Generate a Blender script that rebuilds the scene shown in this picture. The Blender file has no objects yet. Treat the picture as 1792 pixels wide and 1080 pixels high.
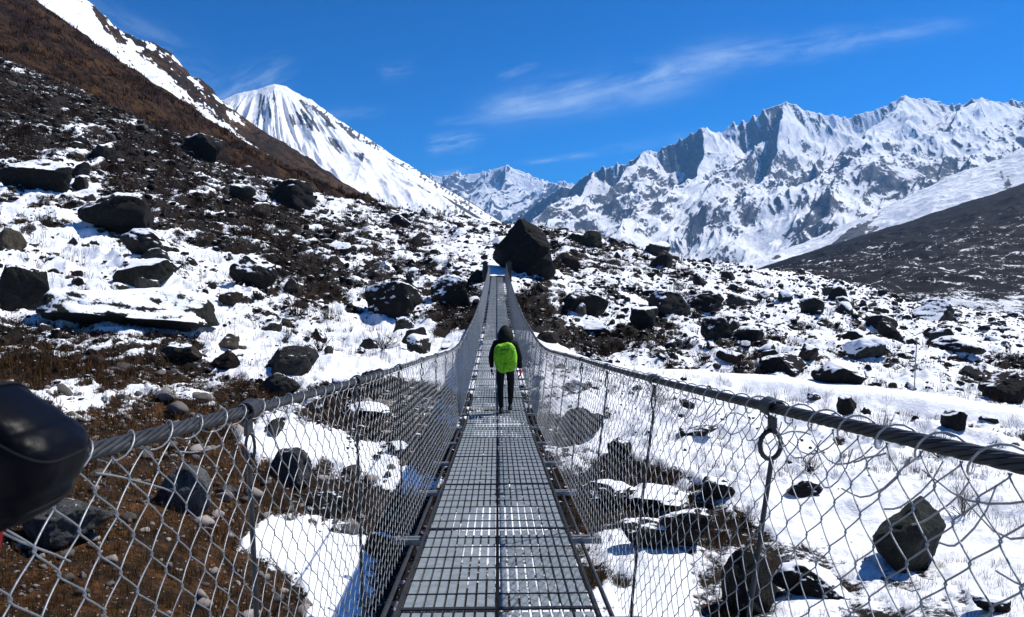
import bpy, math, random
import numpy as np
from mathutils import Vector, Matrix, Euler
R = math.radians
random.seed(7); rng = np.random.default_rng(7)
sc = bpy.context.scene
C = sc.collection

# ------------------------------------------------------------------ camera
F = 1250.0
PITCH, YAW = math.atan(75/F), math.atan(26/F)
camd = bpy.data.cameras.new('camera'); cam = bpy.data.objects.new('camera', camd); C.objects.link(cam)
camd.sensor_width = 36; camd.lens = F/1792*36; camd.clip_start = 0.02; camd.clip_end = 80000
cam.rotation_euler = (math.pi/2-PITCH, 0, -YAW); sc.camera = cam
camd.dof.use_dof = True; camd.dof.focus_distance = 9; camd.dof.aperture_fstop = 15
RM = np.array(Euler(cam.rotation_euler).to_matrix())

def P(px, py, d):
    """world point on the sight line of a photo pixel at forward distance d"""
    px = np.asarray(px, float); py = np.asarray(py, float)
    v = np.stack([(px-896)/F, (540-py)/F, -np.ones_like(px+py)], -1) @ RM.T
    return v*(np.asarray(d, float)/v[..., 1])[..., None]
def proj(p):
    c = np.asarray(p, float) @ RM
    return 896-F*c[..., 0]/c[..., 2], 540+F*c[..., 1]/c[..., 2]

# ------------------------------------------------------------------ light
SAZ, SEL = 62, 52
world = bpy.data.worlds.new('World'); sc.world = world; world.use_nodes = True
S = Vector((math.sin(R(SAZ))*math.cos(R(SEL)), math.cos(R(SAZ))*math.cos(R(SEL)), math.sin(R(SEL))))
sd = bpy.data.lights.new('sun', 'SUN'); sun = bpy.data.objects.new('sun', sd); C.objects.link(sun)
sd.energy = 5.0; sd.angle = R(0.5); sd.color = (1, .965, .92); sun.rotation_euler = S.to_track_quat('Z', 'Y').to_euler()
sc.view_settings.view_transform = 'Standard'; sc.view_settings.look = 'None'
sc.view_settings.exposure = 0.28; sc.view_settings.gamma = 1
sc.cycles.max_bounces = 5; sc.cycles.diffuse_bounces = 2; sc.cycles.glossy_bounces = 2
sc.cycles.transparent_max_bounces = 4; sc.cycles.use_denoising = True

# ------------------------------------------------------------------ node helpers
class N:
    def __init__(s, tree): s.t = tree; s.n = tree.nodes; s.l = tree.links
    def new(s, typ, **kw):
        n = s.n.new(typ)
        for k, v in kw.items(): setattr(n, k, v)
        return n
    def put(s, sock, v):
        if hasattr(v, 'is_output'): s.l.new(v, sock)
        else: sock.default_value = v
    def m(s, op, a, b=0.0, c=0.0, clamp=False):
        n = s.new('ShaderNodeMath', operation=op, use_clamp=clamp)
        s.put(n.inputs[0], a); s.put(n.inputs[1], b); s.put(n.inputs[2], c); return n.outputs[0]
    def ss(s, x, lo, hi):
        n = s.new('ShaderNodeMapRange', interpolation_type='SMOOTHSTEP'); s.put(n.inputs[0], x)
        n.inputs[1].default_value = lo; n.inputs[2].default_value = hi; return n.outputs[0]
    def noise(s, scale, detail=4, rough=.6, vec=None, dim='3D', dist=0):
        n = s.new('ShaderNodeTexNoise', noise_dimensions=dim); n.inputs['Scale'].default_value = scale
        n.inputs['Detail'].default_value = detail; n.inputs['Roughness'].default_value = rough
        n.inputs['Distortion'].default_value = dist
        if vec is not None: s.l.new(vec, n.inputs['Vector'])
        return n.outputs[0]
    def mix(s, f, a, b):
        n = s.new('ShaderNodeMix', data_type='RGBA'); s.put(n.inputs[0], f)
        for i, v in ((6, a), (7, b)):
            s.put(n.inputs[i], v if hasattr(v, 'is_output') else (*v, 1) if len(v) == 3 else v)
        return n.outputs[2]
    def attr(s, name):
        n = s.new('ShaderNodeAttribute', attribute_name=name); return n.outputs['Fac']
    def vec(s):
        return s.new('ShaderNodeNewGeometry').outputs['Position']
    def obj(s):
        return s.new('ShaderNodeTexCoord').outputs['Object']
    def scale(s, v, k):
        n = s.new('ShaderNodeVectorMath', operation='MULTIPLY'); s.l.new(v, n.inputs[0]); n.inputs[1].default_value = k; return n.outputs[0]
    def nz(s):
        x = s.new('ShaderNodeSeparateXYZ'); s.l.new(s.new('ShaderNodeNewGeometry').outputs['Normal'], x.inputs[0]); return x.outputs[2]
    def bump(s, h, strength, dist):
        n = s.new('ShaderNodeBump'); s.put(n.inputs['Strength'], strength); n.inputs['Distance'].default_value = dist
        s.l.new(h, n.inputs['Height']); return n.outputs[0]
def mat(name, col=(.5, .5, .5), rough=.8, metal=0.0, build=None, spec=.3):
    m = bpy.data.materials.new(name); m.use_nodes = True; b = m.node_tree.nodes['Principled BSDF']; n = N(m.node_tree)
    b.inputs['Base Color'].default_value = (*col, 1); b.inputs['Roughness'].default_value = rough
    b.inputs['Metallic'].default_value = metal; b.inputs['Specular IOR Level'].default_value = spec
    if build:
        r = build(n)
        for k, v in r.items(): n.put(b.inputs[k], v)
    return m
SNOW = (.86, .88, .91)

# ------------------------------------------------------------------ sky
w = N(world.node_tree); bg = world.node_tree.nodes['Background']
sky = w.new('ShaderNodeTexSky', sky_type='NISHITA', sun_disc=False)
sky.sun_elevation = R(SEL); sky.sun_rotation = R(SAZ); sky.altitude = 3800; sky.air_density = 1.0; sky.dust_density = .3; sky.ozone_density = 3.0
hs = w.new('ShaderNodeHueSaturation'); hs.inputs['Saturation'].default_value = 1.2; hs.inputs['Value'].default_value = 1.0
tn = w.new('ShaderNodeMix', data_type='RGBA', blend_type='MULTIPLY'); tn.inputs[0].default_value = 1; w.l.new(sky.outputs[0], tn.inputs[6]); tn.inputs[7].default_value = (.52, .84, 1.05, 1)
gm = w.new('ShaderNodeGamma'); gm.inputs[1].default_value = 1.3; w.l.new(tn.outputs[2], gm.inputs[0]); w.l.new(gm.outputs[0], hs.inputs['Color'])
sx = w.new('ShaderNodeSeparateXYZ'); w.l.new(w.new('ShaderNodeTexCoord').outputs['Generated'], sx.inputs[0])
ysafe = w.m('MAXIMUM', sx.outputs[1], .05)
A = w.m('DIVIDE', sx.outputs[0], ysafe); B = w.m('DIVIDE', sx.outputs[2], ysafe)
def streak(p0, p1, w0, w1, amp, freq, seed):
    """a wisp of cirrus between two sky directions: width tapers w0..w1, torn by stretched noise"""
    q0, q1 = P(*p0, 1), P(*p1, 1); a0, b0 = q0[0], q0[2]; dx, dy = q1[0]-a0, q1[2]-b0; L = math.hypot(dx, dy); dx /= L; dy /= L
    ua = w.m('SUBTRACT', A, a0); ub = w.m('SUBTRACT', B, b0)
    al = w.m('ADD', w.m('MULTIPLY', ua, dx), w.m('MULTIPLY', ub, dy))
    ac = w.m('SUBTRACT', w.m('MULTIPLY', ub, dx), w.m('MULTIPLY', ua, dy))
    cv = w.new('ShaderNodeCombineXYZ'); w.l.new(w.m('MULTIPLY', al, freq), cv.inputs[0]); w.l.new(w.m('MULTIPLY', ac, freq*4.5), cv.inputs[1]); cv.inputs[2].default_value = seed
    nz = w.noise(1.0, 7, .66, cv.outputs[0], dist=.4)
    cv2 = w.new('ShaderNodeCombineXYZ'); w.l.new(al, cv2.inputs[0]); w.l.new(ac, cv2.inputs[1]); cv2.inputs[2].default_value = seed+3
    n2 = w.noise(9.0, 2, .5, cv2.outputs[0])
    t = w.m('DIVIDE', al, L)
    wid = w.m('MULTIPLY_ADD', w.m('MAXIMUM', w.m('MINIMUM', t, 1.0), 0.0), (w1-w0)/F, w0/F)
    e = w.m('DIVIDE', w.m('ADD', ac, w.m('MULTIPLY', w.m('SUBTRACT', n2, .5), w0*1.2/F)), wid)
    g = w.m('EXPONENT', w.m('MULTIPLY', w.m('MULTIPLY', e, e), -1.0))
    ends = w.m('MULTIPLY', w.ss(t, -.08, .18), w.ss(t, 1.08, .6))
    return w.m('MULTIPLY', w.m('MULTIPLY', g, ends), w.m('MULTIPLY', w.ss(nz, .3, .78), amp))
cl = None
for a_ in [((830, 200), (1340, 90), 24, 23, 1.0, 6, 1), ((1180, 112), (1720, 38), 26, 12, .6, 9, 2), ((860, 205), (1250, 150), 22, 22, .5, 5, 31), ((745, 258), (850, 240), 15, 12, .75, 22, 5),
           ((905, 286), (1060, 268), 4, 7, .6, 18, 8), ((360, 190), (520, 110), 34, 22, .55, 18, 11), ((60, -10), (400, 150), 50, 34, .38, 12, 14),
           ((870, 138), (950, 108), 6, 7, .35, 25, 17), ((760, 215), (900, 205), 6, 10, .3, 20, 19), ((560, 205), (680, 190), 12, 8, .25, 20, 21),
           ((1050, 262), (1320, 225), 9, 12, .28, 20, 23), ((660, 125), (730, 120), 14, 14, .2, 26, 25), ((740, 312), (830, 298), 9, 7, .5, 22, 27)]:
    s_ = streak(*a_); cl = s_ if cl is None else w.m('ADD', cl, s_)
cl = w.m('MULTIPLY', w.m('MINIMUM', cl, 1.0), .52)
w.l.new(w.mix(cl, hs.outputs[0], (11, 13.5, 16)), bg.inputs[0]); bg.inputs[1].default_value = .066

# ------------------------------------------------------------------ numpy noise
PERM = np.random.default_rng(3).permutation(256); PERM = np.concatenate([PERM, PERM, PERM])
GR = np.random.default_rng(4).normal(size=(256, 3)); GR /= np.linalg.norm(GR, axis=1)[:, None]
def perlin(x, y, z=None):
    x = np.asarray(x, float); y = np.asarray(y, float)
    z = np.zeros_like(x) if z is None else np.asarray(z, float)
    xi, yi, zi = np.floor(x).astype(int), np.floor(y).astype(int), np.floor(z).astype(int)
    xf, yf, zf = x-xi, y-yi, z-zi; f = lambda t: t*t*t*(t*(t*6-15)+10); u, v, ww = f(xf), f(yf), f(zf)
    flat = not np.any(zf); r = 0
    for c in ((0,) if flat else (0, 1)):
        for b in (0, 1):
            for a in (0, 1):
                g = GR[PERM[PERM[PERM[(xi+a) & 255]+((yi+b) & 255)]+((zi+c) & 255)]]
                dot = g[..., 0]*(xf-a)+g[..., 1]*(yf-b)+g[..., 2]*(zf-c)
                r = r+dot*(u if a else 1-u)*(v if b else 1-v)*(ww if c else 1-ww)
    return r*1.5
def fbm(x, y, o=5, g=.5, z=None):
    s, a, n = 0, 1, 0
    for k in range(o):
        s = s+a*perlin(x*2**k+k*17.3, y*2**k-k*9.1, None if z is None else z*2**k); n += a; a *= g
    return s/n
def ridged(x, y, o=5, g=.55):
    s, a, n, wgt = 0, 1, 0, 1
    for k in range(o):
        v = (1-np.abs(perlin(x*2**k+k*31.7, y*2**k+k*11.9))*1.6).clip(0, 1)**2*wgt
        s = s+a*v; n += a; a *= g; wgt = (v*1.6).clip(0, 1)
    return s/n
sm = lambda x, a, b: (lambda t: t*t*(3-2*t))(((x-a)/(b-a)).clip(0, 1))

# ------------------------------------------------------------------ mesh helpers
def link(name, me, parent=None, m=None, smooth=True):
    o = bpy.data.objects.new(name, me); C.objects.link(o)
    if m is not None: me.materials.append(m)
    if parent is not None: o.parent = parent
    if smooth: me.polygons.foreach_set('use_smooth', np.ones(len(me.polygons), bool))
    return o
def mesh_np(name, V, Q, attrs=None, smooth=False):
    me = bpy.data.meshes.new(name); V = np.asarray(V, np.float32).reshape(-1, 3); Q = np.asarray(Q, np.int32); k = Q.shape[1]
    me.vertices.add(len(V)); me.vertices.foreach_set('co', V.ravel())
    me.loops.add(Q.size); me.loops.foreach_set('vertex_index', Q.ravel())
    me.polygons.add(len(Q)); me.polygons.foreach_set('loop_start', np.arange(len(Q), dtype=np.int32)*k)
    me.update(calc_edges=True)
    if not smooth: me.polygons.foreach_set('use_smooth', np.zeros(len(Q), bool))
    for n, v in (attrs or {}).items():
        at = me.attributes.new(n, 'FLOAT', 'POINT'); at.data.foreach_set('value', np.asarray(v, np.float32).ravel())
    return me
def gridq(nv, nu, wrap=False):
    i = np.arange(nv-1)[:, None]*nu; j = np.arange(nu if wrap else nu-1)[None]; j2 = (j+1) % nu
    return np.stack([i+j, i+j2, i+nu+j2, i+nu+j], -1).reshape(-1, 4)
def tubes(pts, rad, sides=5, ref=(1, 0, 0.013)):
    """pts (n, p, 3): n polylines swept to tubes; returns V, Q"""
    pts = np.asarray(pts, float); n, p, _ = pts.shape
    T = np.gradient(pts, axis=1); T /= np.linalg.norm(T, axis=2, keepdims=True)+1e-12
    ref = np.asarray(ref, float)
    U = np.cross(T, ref/np.linalg.norm(ref)); U /= np.linalg.norm(U, axis=2, keepdims=True)+1e-12; W = np.cross(T, U)
    a = np.arange(sides)*2*math.pi/sides; rad = np.asarray(rad, float)
    if rad.ndim == 1: rad = rad[None, :]
    if rad.ndim == 0: rad = np.full((1, 1), float(rad))
    V = pts[:, :, None]+(U[:, :, None]*np.cos(a)[:, None]+W[:, :, None]*np.sin(a)[:, None])*rad[:, :, None, None]
    q = gridq(p, sides, True); Q = (q[None]+(np.arange(n)*p*sides)[:, None, None]).reshape(-1, 4)
    return V.reshape(-1, 3), Q
class MB:
    def __init__(s): s.V = []; s.Q = []; s.n = 0
    def add(s, V, Q): V = np.asarray(V, float).reshape(-1, 3); s.V.append(V); s.Q.append(np.asarray(Q)+s.n); s.n += len(V); return s
    def box(s, c, size, rot=None):
        h = np.array(size)/2; V = np.array([[x, y, z] for z in (-1, 1) for x, y in ((-1, -1), (1, -1), (1, 1), (-1, 1))])*h
        if rot is not None: V = V @ np.array(rot).T
        return s.add(V+np.array(c), [[3, 2, 1, 0], [4, 5, 6, 7], [0, 1, 5, 4], [1, 2, 6, 5], [2, 3, 7, 6], [3, 0, 4, 7]])
    def tube(s, p, r, sides=8, ref=(.31, .17, .93)): return s.add(*tubes([p], r, sides, ref))
    def build(s, name, m, parent=None, smooth=False):
        return link(name, mesh_np(name, np.concatenate(s.V), np.concatenate(s.Q)), parent, m, smooth)
def tag(o, label=None, cat=None, group=None, kind=None):
    for k, v in (('label', label), ('category', cat), ('group', group), ('kind', kind)):
        if v: o[k] = v
    return o
def empty(name, loc=(0, 0, 0)):
    o = bpy.data.objects.new(name, None); C.objects.link(o); o.location = loc; o.empty_display_size = .2; return o

# ------------------------------------------------------------------ materials of the land
def ground_mat(n):
    v = n.vec(); cov = n.attr('cov')
    f1 = n.noise(1.1, 8, .68, v); f2 = n.noise(7, 5, .7, v)
    k = n.m('ADD', cov, n.m('ADD', n.m('MULTIPLY', n.m('SUBTRACT', f1, .5), .9), n.m('ADD', n.m('MULTIPLY', n.m('SUBTRACT', f2, .5), .7), n.m('MULTIPLY', n.m('SUBTRACT', n.noise(32, 4, .7, v), .5), .35))))
    s = n.ss(k, .45, .57)
    c1 = n.mix(n.ss(n.noise(.5, 4, .6, v), .35, .65), (.010, .008, .006), (.030, .016, .009))
    c2 = n.mix(n.ss(n.noise(1.3, 6, .7, v), .35, .65), (.030, .018, .009), (.115, .050, .014))
    c = n.mix(n.attr('turf'), c1, c2)
    c = n.mix(n.ss(n.noise(9, 7, .75, v), .42, .60), n.mix(.8, c, (.006, .005, .004)), c)
    c = n.mix(n.m('MULTIPLY', n.ss(n.noise(5, 6, .75, v), .6, .7), .6), c, (.13, .11, .085))
    b = n.bump(n.m('ADD', n.m('ADD', n.m('MULTIPLY', f2, .5), n.m('MULTIPLY', f1, 1.2)), n.m('MULTIPLY', n.noise(30, 4, .7, v), n.m('SUBTRACT', 1.0, s))), .5, .25)
    return {'Base Color': n.mix(s, c, SNOW), 'Roughness': .85, 'Normal': b}
M_ground = mat('snowy_ground', build=ground_mat, spec=.15)
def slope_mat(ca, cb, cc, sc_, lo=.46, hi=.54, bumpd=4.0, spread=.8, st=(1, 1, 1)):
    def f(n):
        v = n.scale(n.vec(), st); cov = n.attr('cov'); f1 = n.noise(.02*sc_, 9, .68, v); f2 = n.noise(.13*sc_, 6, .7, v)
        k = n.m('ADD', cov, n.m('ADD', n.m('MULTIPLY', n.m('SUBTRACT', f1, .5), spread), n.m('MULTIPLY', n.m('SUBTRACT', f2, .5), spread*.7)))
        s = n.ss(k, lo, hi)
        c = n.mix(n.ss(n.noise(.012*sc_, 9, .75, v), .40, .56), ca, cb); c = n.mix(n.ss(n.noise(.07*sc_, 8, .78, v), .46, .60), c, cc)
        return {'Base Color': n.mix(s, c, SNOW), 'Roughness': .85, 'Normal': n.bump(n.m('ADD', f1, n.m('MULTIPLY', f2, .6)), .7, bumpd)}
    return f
M_hill = mat('brown_turf_slope', build=slope_mat((.082, .040, .014), (.026, .012, .008), (.006, .0045, .0045), 5, bumpd=5, spread=1.15), spec=.1)
M_ridge = mat('patchy_ridge', build=slope_mat((.080, .042, .017), (.026, .016, .009), (.006, .005, .005), 1.6, bumpd=4), spec=.1)
M_rock = mat('alpine_rock_and_snow', build=slope_mat((.08, .082, .09), (.13, .13, .135), (.05, .05, .056), .40, bumpd=16, spread=.80, st=(1, .30, .7)), spec=.1)
M_far = mat('far_rock_and_snow', build=slope_mat((.075, .08, .09), (.12, .12, .125), (.05, .05, .055), .12, bumpd=60, spread=.62), spec=.1)
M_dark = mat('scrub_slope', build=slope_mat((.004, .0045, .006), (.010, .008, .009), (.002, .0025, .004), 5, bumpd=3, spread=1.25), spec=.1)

# ------------------------------------------------------------------ foreground terrain
CP = [(-2.2, 1.2, -2.2), (-1.2, 2, -2.8), (0, 2, -3.6), (1.2, 2, -4.4), (2.2, 1.2, -4.4)]
ctl = []
for q, Y, z in [(-1400, 1.5, -2.3), (-600, 1.5, -3.0), (0, 1.5, -3.6), (600, 1.5, -4.2), (1400, 1.5, -4.4), (-1400, 4, -2.6), (-600, 4, -3.4), (0, 4, -4.3), (600, 4, -4.9), (1400, 4, -5),
                (-1300, 9, -3.4), (-1300, 25, -2.2), (-1300, 60, 8), (-1300, 120, 34), (1300, 9, -5.2), (1300, 25, -7), (1300, 60, -11), (1300, 150, -17), (1300, 250, -19)]:
    ctl.append((q/F, math.log(Y), z))
for px, py, d in [(0, 1080, 9), (300, 1080, 10), (200, 900, 12.5), (0, 900, 12), (0, 700, 20), (300, 700, 22.5), (470, 760, 21), (560, 1000, 14.5), (720, 850, 21), (620, 1075, 13.5),
                  (870, 1080, 13), (870, 1000, 15.5), (870, 800, 24), (870, 700, 32), (870, 620, 42), (870, 560, 54), (870, 515, 66), (873, 468, 76), (545, 660, 30), (700, 640, 36), (800, 600, 45), (680, 555, 54), (825, 530, 60), (920, 530, 60),
                  (400, 600, 37), (250, 560, 37), (100, 545, 36), (0, 560, 32), (100, 640, 26), (0, 640, 24), (250, 640, 28), (0, 480, 43), (0, 400, 57), (250, 460, 52), (250, 380, 74), (450, 480, 58), (450, 380, 92),
                  (450, 560, 44), (600, 450, 76), (600, 390, 115), (640, 358, 172), (760, 377, 168), (750, 420, 115), (750, 470, 80), (880, 396, 160), (880, 430, 108), (0, 300, 80), (0, 225, 104), (150, 225, 118),
                  (150, 300, 90), (350, 290, 130), (350, 330, 106), (520, 338, 150), (960, 408, 160), (960, 450, 110), (1080, 432, 165), (1080, 480, 100), (1080, 540, 72), (1000, 590, 55), (1160, 457, 165), (1160, 520, 92),
                  (1250, 468, 165), (1250, 500, 110), (1250, 580, 66), (1420, 486, 160), (1420, 540, 90), (1420, 610, 58), (1500, 512, 150), (1600, 545, 140), (1600, 590, 85), (1792, 560, 160), (1792, 610, 85), (1792, 680, 50),
                  (1000, 640, 44), (1200, 665, 40), (1400, 683, 36), (1600, 708, 32), (1792, 740, 28), (1100, 720, 30), (1300, 790, 25), (1500, 800, 24), (1792, 860, 19.5), (1600, 980, 15.5), (1300, 900, 18.5), (1100, 900, 19), (1300, 1070, 13.3), (1792, 1080, 11.5), (1000, 760, 28)]:
    p = P(px, py, d); ctl.append((p[0]/p[1], math.log(p[1]), p[2]))
for px, d, z in [(-100, 260, 70), (640, 250, 9), (760, 250, 5), (880, 240, 0), (960, 240, 0), (1080, 240, -4), (1250, 240, -9), (1420, 240, -12), (1600, 240, -15), (1792, 250, -18), (350, 250, 34), (100, 250, 62), (520, 250, 20)]:
    p = P(px, 465, d); ctl.append((p[0]/p[1], math.log(d), z))
ctl = np.array(ctl)
def tps_fit(K, val, lam):
    d = np.linalg.norm(K[:, None]-K[None], axis=2); A_ = np.where(d > 0, d*d*np.log(d+1e-12), 0)+lam*np.eye(len(K))
    Pm = np.c_[np.ones(len(K)), K]; M_ = np.block([[A_, Pm], [Pm.T, np.zeros((3, 3))]])
    return np.linalg.solve(M_, np.r_[val, 0, 0, 0])
KS = np.array([1.6, 1.0]); K = ctl[:, :2]*KS; wts = tps_fit(K, ctl[:, 2], .004)
def tps(t, l):
    Q_ = np.stack([t.ravel(), l.ravel()], 1)*KS; d = np.linalg.norm(Q_[:, None]-K[None], axis=2)
    return ((np.where(d > 0, d*d*np.log(d+1e-12), 0) @ wts[:-3])+wts[-3]+Q_ @ wts[-2:]).reshape(t.shape)
NT, NL = 1050, 900
TT = np.linspace(-1.12, 1.12, NT); LL = np.linspace(math.log(1.5), math.log(262), NL)
ct, cl_ = np.linspace(TT[0], TT[-1], 130), np.linspace(LL[0], LL[-1], 130)
coarse = tps(*np.meshgrid(ct, cl_))
def bil(G, gx, gy, x, y):
    fx = np.clip((x-gx[0])/(gx[1]-gx[0]), 0, len(gx)-1.001); fy = np.clip((y-gy[0])/(gy[1]-gy[0]), 0, len(gy)-1.001)
    i, j = fx.astype(int), fy.astype(int); u, v = fx-i, fy-j
    return G[j, i]*(1-u)*(1-v)+G[j, i+1]*u*(1-v)+G[j+1, i]*(1-u)*v+G[j+1, i+1]*u*v
tt, ll = np.meshgrid(TT, LL); Yg = np.exp(ll); Xg = tt*Yg
Zg = bil(coarse, ct, cl_, tt, ll)
# the trodden terrace on the right: a smooth snow band
band = [(940, 622, 49), (1000, 640, 44), (1100, 655, 42), (1200, 667, 40), (1400, 686, 36), (1600, 711, 32), (1792, 742, 28), (2100, 800, 23)]
bp = np.array([P(*b) for b in band])
def seg_dist(X, Y, pl):
    best = np.full(X.shape, 1e9)
    for a, b in zip(pl[:-1], pl[1:]):
        dx, dy = b[0]-a[0], b[1]-a[1]; t = (((X-a[0])*dx+(Y-a[1])*dy)/(dx*dx+dy*dy)).clip(0, 1)
        best = np.minimum(best, np.hypot(X-a[0]-t*dx, Y-a[1]-t*dy))
    return best
bd = seg_dist(Xg, Yg, bp); onband = 1-sm(bd, .8, 2.6)
far = sm(Yg, 6, 40)
corr = 1-np.exp(-(Xg/2.2)**2)*sm(Yg, 58, 68)
hum = fbm(Xg/14, Yg/14, 4)*1.5*sm(Yg, 20, 80)+fbm(Xg/4.5+9, Yg/4.5, 4)*.85*sm(Yg, 8, 25)+(ridged(Xg/1.7, Yg/1.7+5, 4)-.5)*.34*sm(Yg, 10, 22)+(ridged(Xg/6, Yg/6+2, 3)-.5)*.9*sm(Yg, 24, 50)
hum += fbm(Xg/34, Yg/34+3, 3)*2.2*sm(Yg, 70, 150)
Zg = Zg+hum*(1-.9*onband)*corr+.35*onband
# cover: how much of each spot lies under snow
cv = [(0, 1050, .12), (0, 850, .12), (0, 700, .16), (200, 1000, .08), (200, 850, .05), (350, 1000, .03), (420, 900, .03), (330, 800, .1), (200, 690, .15), (100, 620, .42), (320, 640, .45), (330, 690, .6), (420, 720, .3), (250, 720, .1), (450, 1050, .1),
      (560, 770, 1.1), (640, 800, 1.1), (690, 840, 1.1), (500, 740, .8), (560, 720, .4), (560, 850, .1), (520, 900, .12), (490, 940, .9), (530, 1000, 1.1), (600, 1040, 1.1), (620, 960, .5), (650, 720, .2), (740, 790, .3), (720, 720, .4), (690, 930, .5),
      (100, 480, .95), (250, 520, .9), (60, 400, .8), (120, 440, 1.0), (350, 540, .85), (420, 600, .9), (560, 640, .85), (600, 560, .8), (500, 540, .65), (520, 600, .75), (350, 440, .62), (130, 510, 1.2), (100, 360, .62), (110, 310, .6),
      (30, 250, .3), (150, 210, .32), (250, 300, .22), (330, 320, .3), (430, 325, .45), (250, 380, .3), (400, 380, .22), (500, 400, .22), (560, 440, .3), (450, 440, .35), (350, 360, .3), (600, 400, .45), (590, 345, .7), (680, 380, .5), (760, 395, .55),
      (640, 600, 1.0), (730, 610, 1.15), (800, 620, 1.1), (700, 560, .8), (760, 560, .5), (620, 500, .45), (700, 450, .55), (640, 430, .7), (790, 440, .7), (830, 430, .75), (740, 500, .45), (820, 500, .6), (550, 510, .4), (820, 560, .3),
      (870, 465, .95), (920, 440, .45), (1000, 450, .5), (1000, 500, .5), (960, 540, .4), (950, 580, .2), (1050, 600, .15), (1120, 610, .22), (1000, 625, .6), (1040, 560, .8), (1100, 500, .75), (1100, 450, .5), (1180, 500, .6), (1250, 480, .75),
      (1200, 560, .6), (1250, 610, .85), (1300, 640, .4), (1300, 560, .75), (1400, 520, .85), (1400, 600, .7), (1500, 560, .75), (1500, 640, .7), (1600, 600, .72), (1700, 600, .7), (1750, 650, .5), (1600, 660, .75), (1700, 560, .85), (1790, 570, .95),
      (1100, 655, 1.3), (1250, 690, 1.1), (1400, 700, 1.0), (1500, 740, .9), (1650, 760, .85), (1792, 790, .8), (1600, 700, 1.3), (1200, 720, .95), (1040, 700, 1.1), (1000, 800, 1.0), (1100, 760, .95), (1200, 800, 1.1), (1400, 830, 1.1), (1250, 860, .8),
      (1500, 900, 1.1), (1400, 900, .95), (1600, 860, .75), (1700, 900, .95), (1750, 1000, 1.1), (1792, 1080, 1.0), (1620, 1060, .5), (1500, 1000, .55), (1400, 1050, .6), (1300, 980, .5), (1250, 1060, .2), (1200, 1040, .2), (1130, 970, 1.0), (1200, 990, .95),
      (1080, 900, .2), (1140, 880, .25), (1200, 920, .3), (1020, 860, .2), (960, 800, .3), (1030, 1000, .15), (1080, 1060, .25), (1160, 1075, 1.0), (870, 900, .5), (870, 1050, .3), (960, 980, .3), (900, 750, .5), (1500, 810, .9), (1650, 800, .7), (1060, 860, .3), (1120, 850, .3), (1180, 870, .25), (1100, 930, .35), (1150, 940, .3), (1210, 950, .3), (1230, 900, .2), (980, 830, .1), (1000, 900, .1), (1290, 940, .2), (1280, 1010, .55), (1250, 1050, .5), (1210, 1030, .5), (1340, 1040, .2), (1460, 960, .3), (1490, 1030, .3), (1560, 1060, .3), (640, 720, .1), (700, 740, .1), (600, 720, .3), (670, 900, .2), (600, 868, -.1), (650, 905, .0), (575, 895, -.1), (620, 925, .1), (700, 900, .2), (690, 980, .2), (660, 1040, .3), (480, 1010, .05), (250, 660, .5), (150, 680, .35), (60, 660, .3), (280, 700, .4)]
cv = np.array(cv, float)
CG = np.stack([Xg, Yg, Zg], -1)[::4, ::4]; gx_, gy_ = proj(CG); num = 0; den = 0
for x, y, c in cv:
    wv = np.exp(-(((gx_-x)/48)**2+((gy_-y)/32)**2)) + 1e-5/(1+((gx_-x)/100)**2+((gy_-y)/80)**2)**2
    num = num+wv*c; den = den+wv
cc = num/den+.07*(1-sm(gx_, 520, 700))*sm(gy_, 190, 240)*(1-sm(gy_, 440, 520))
def up4(G): return bil(G, TT[::4][:G.shape[1]], LL[::4][:G.shape[0]], tt, ll)
cov0 = up4(cc)
leftness = up4((1-sm(gx_, 380, 640))*sm(gy_, 640, 740)+.35*(1-sm(gx_, 200, 400))*sm(gy_, 560, 640)+.3*sm(gy_, 930, 1000)*sm(gx_, 1000, 1040)*(1-sm(gx_, 1240, 1300)))
cov0 = cov0+.6*onband+.45*sm(Yg, 9, 3)*(-1)
big = fbm(Xg/5, Yg/7, 5, .6)*.95+fbm(Xg/1.6+4, Yg/1.6, 4, .6)*.35
covg = .5+(cov0-.5)*.95+big*(1-.8*onband)*(.55+.45*sm(1.2-cov0, 0, .5))
gy2 = np.gradient(Zg, axis=0)/np.gradient(Yg, axis=0); gx2 = np.gradient(Zg, axis=1)/np.gradient(Xg, axis=1)
covg = covg-.28*(sm(np.hypot(gx2, gy2), .35, .95)-.25)*(1-onband)+.13*fbm(Xg/(.016*Yg+.12), Yg/(.05*Yg+.3), 3, .6)*sm(1.25-cov0, 0, .4)
snowthick = sm(covg, .35, .75)
Zg = Zg+.16*snowthick*sm(Yg, 4, 12)
tmesh = mesh_np('ground', np.stack([Xg, Yg, Zg], -1), gridq(NL, NT), {'cov': covg, 'turf': leftness.clip(0, 1)})
ground = tag(link('ground', tmesh, None, M_ground), kind='structure')
def ground_z(x, y):
    x = np.asarray(x, float); y = np.asarray(y, float); return bil(Zg, TT, LL, x/y, np.log(y))
def cover(x, y): return bil(covg, TT, LL, np.asarray(x)/np.asarray(y), np.log(y))
def hit(px, py, dmin=7):
    ds = np.exp(np.linspace(math.log(dmin), math.log(255), 1500)); p = P(np.full(1500, px), np.full(1500, py), ds)
    under = p[:, 2] < ground_z(p[:, 0], p[:, 1]); i = int(np.argmax(under)) if under.any() else len(ds)-1
    return p[i]

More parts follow.
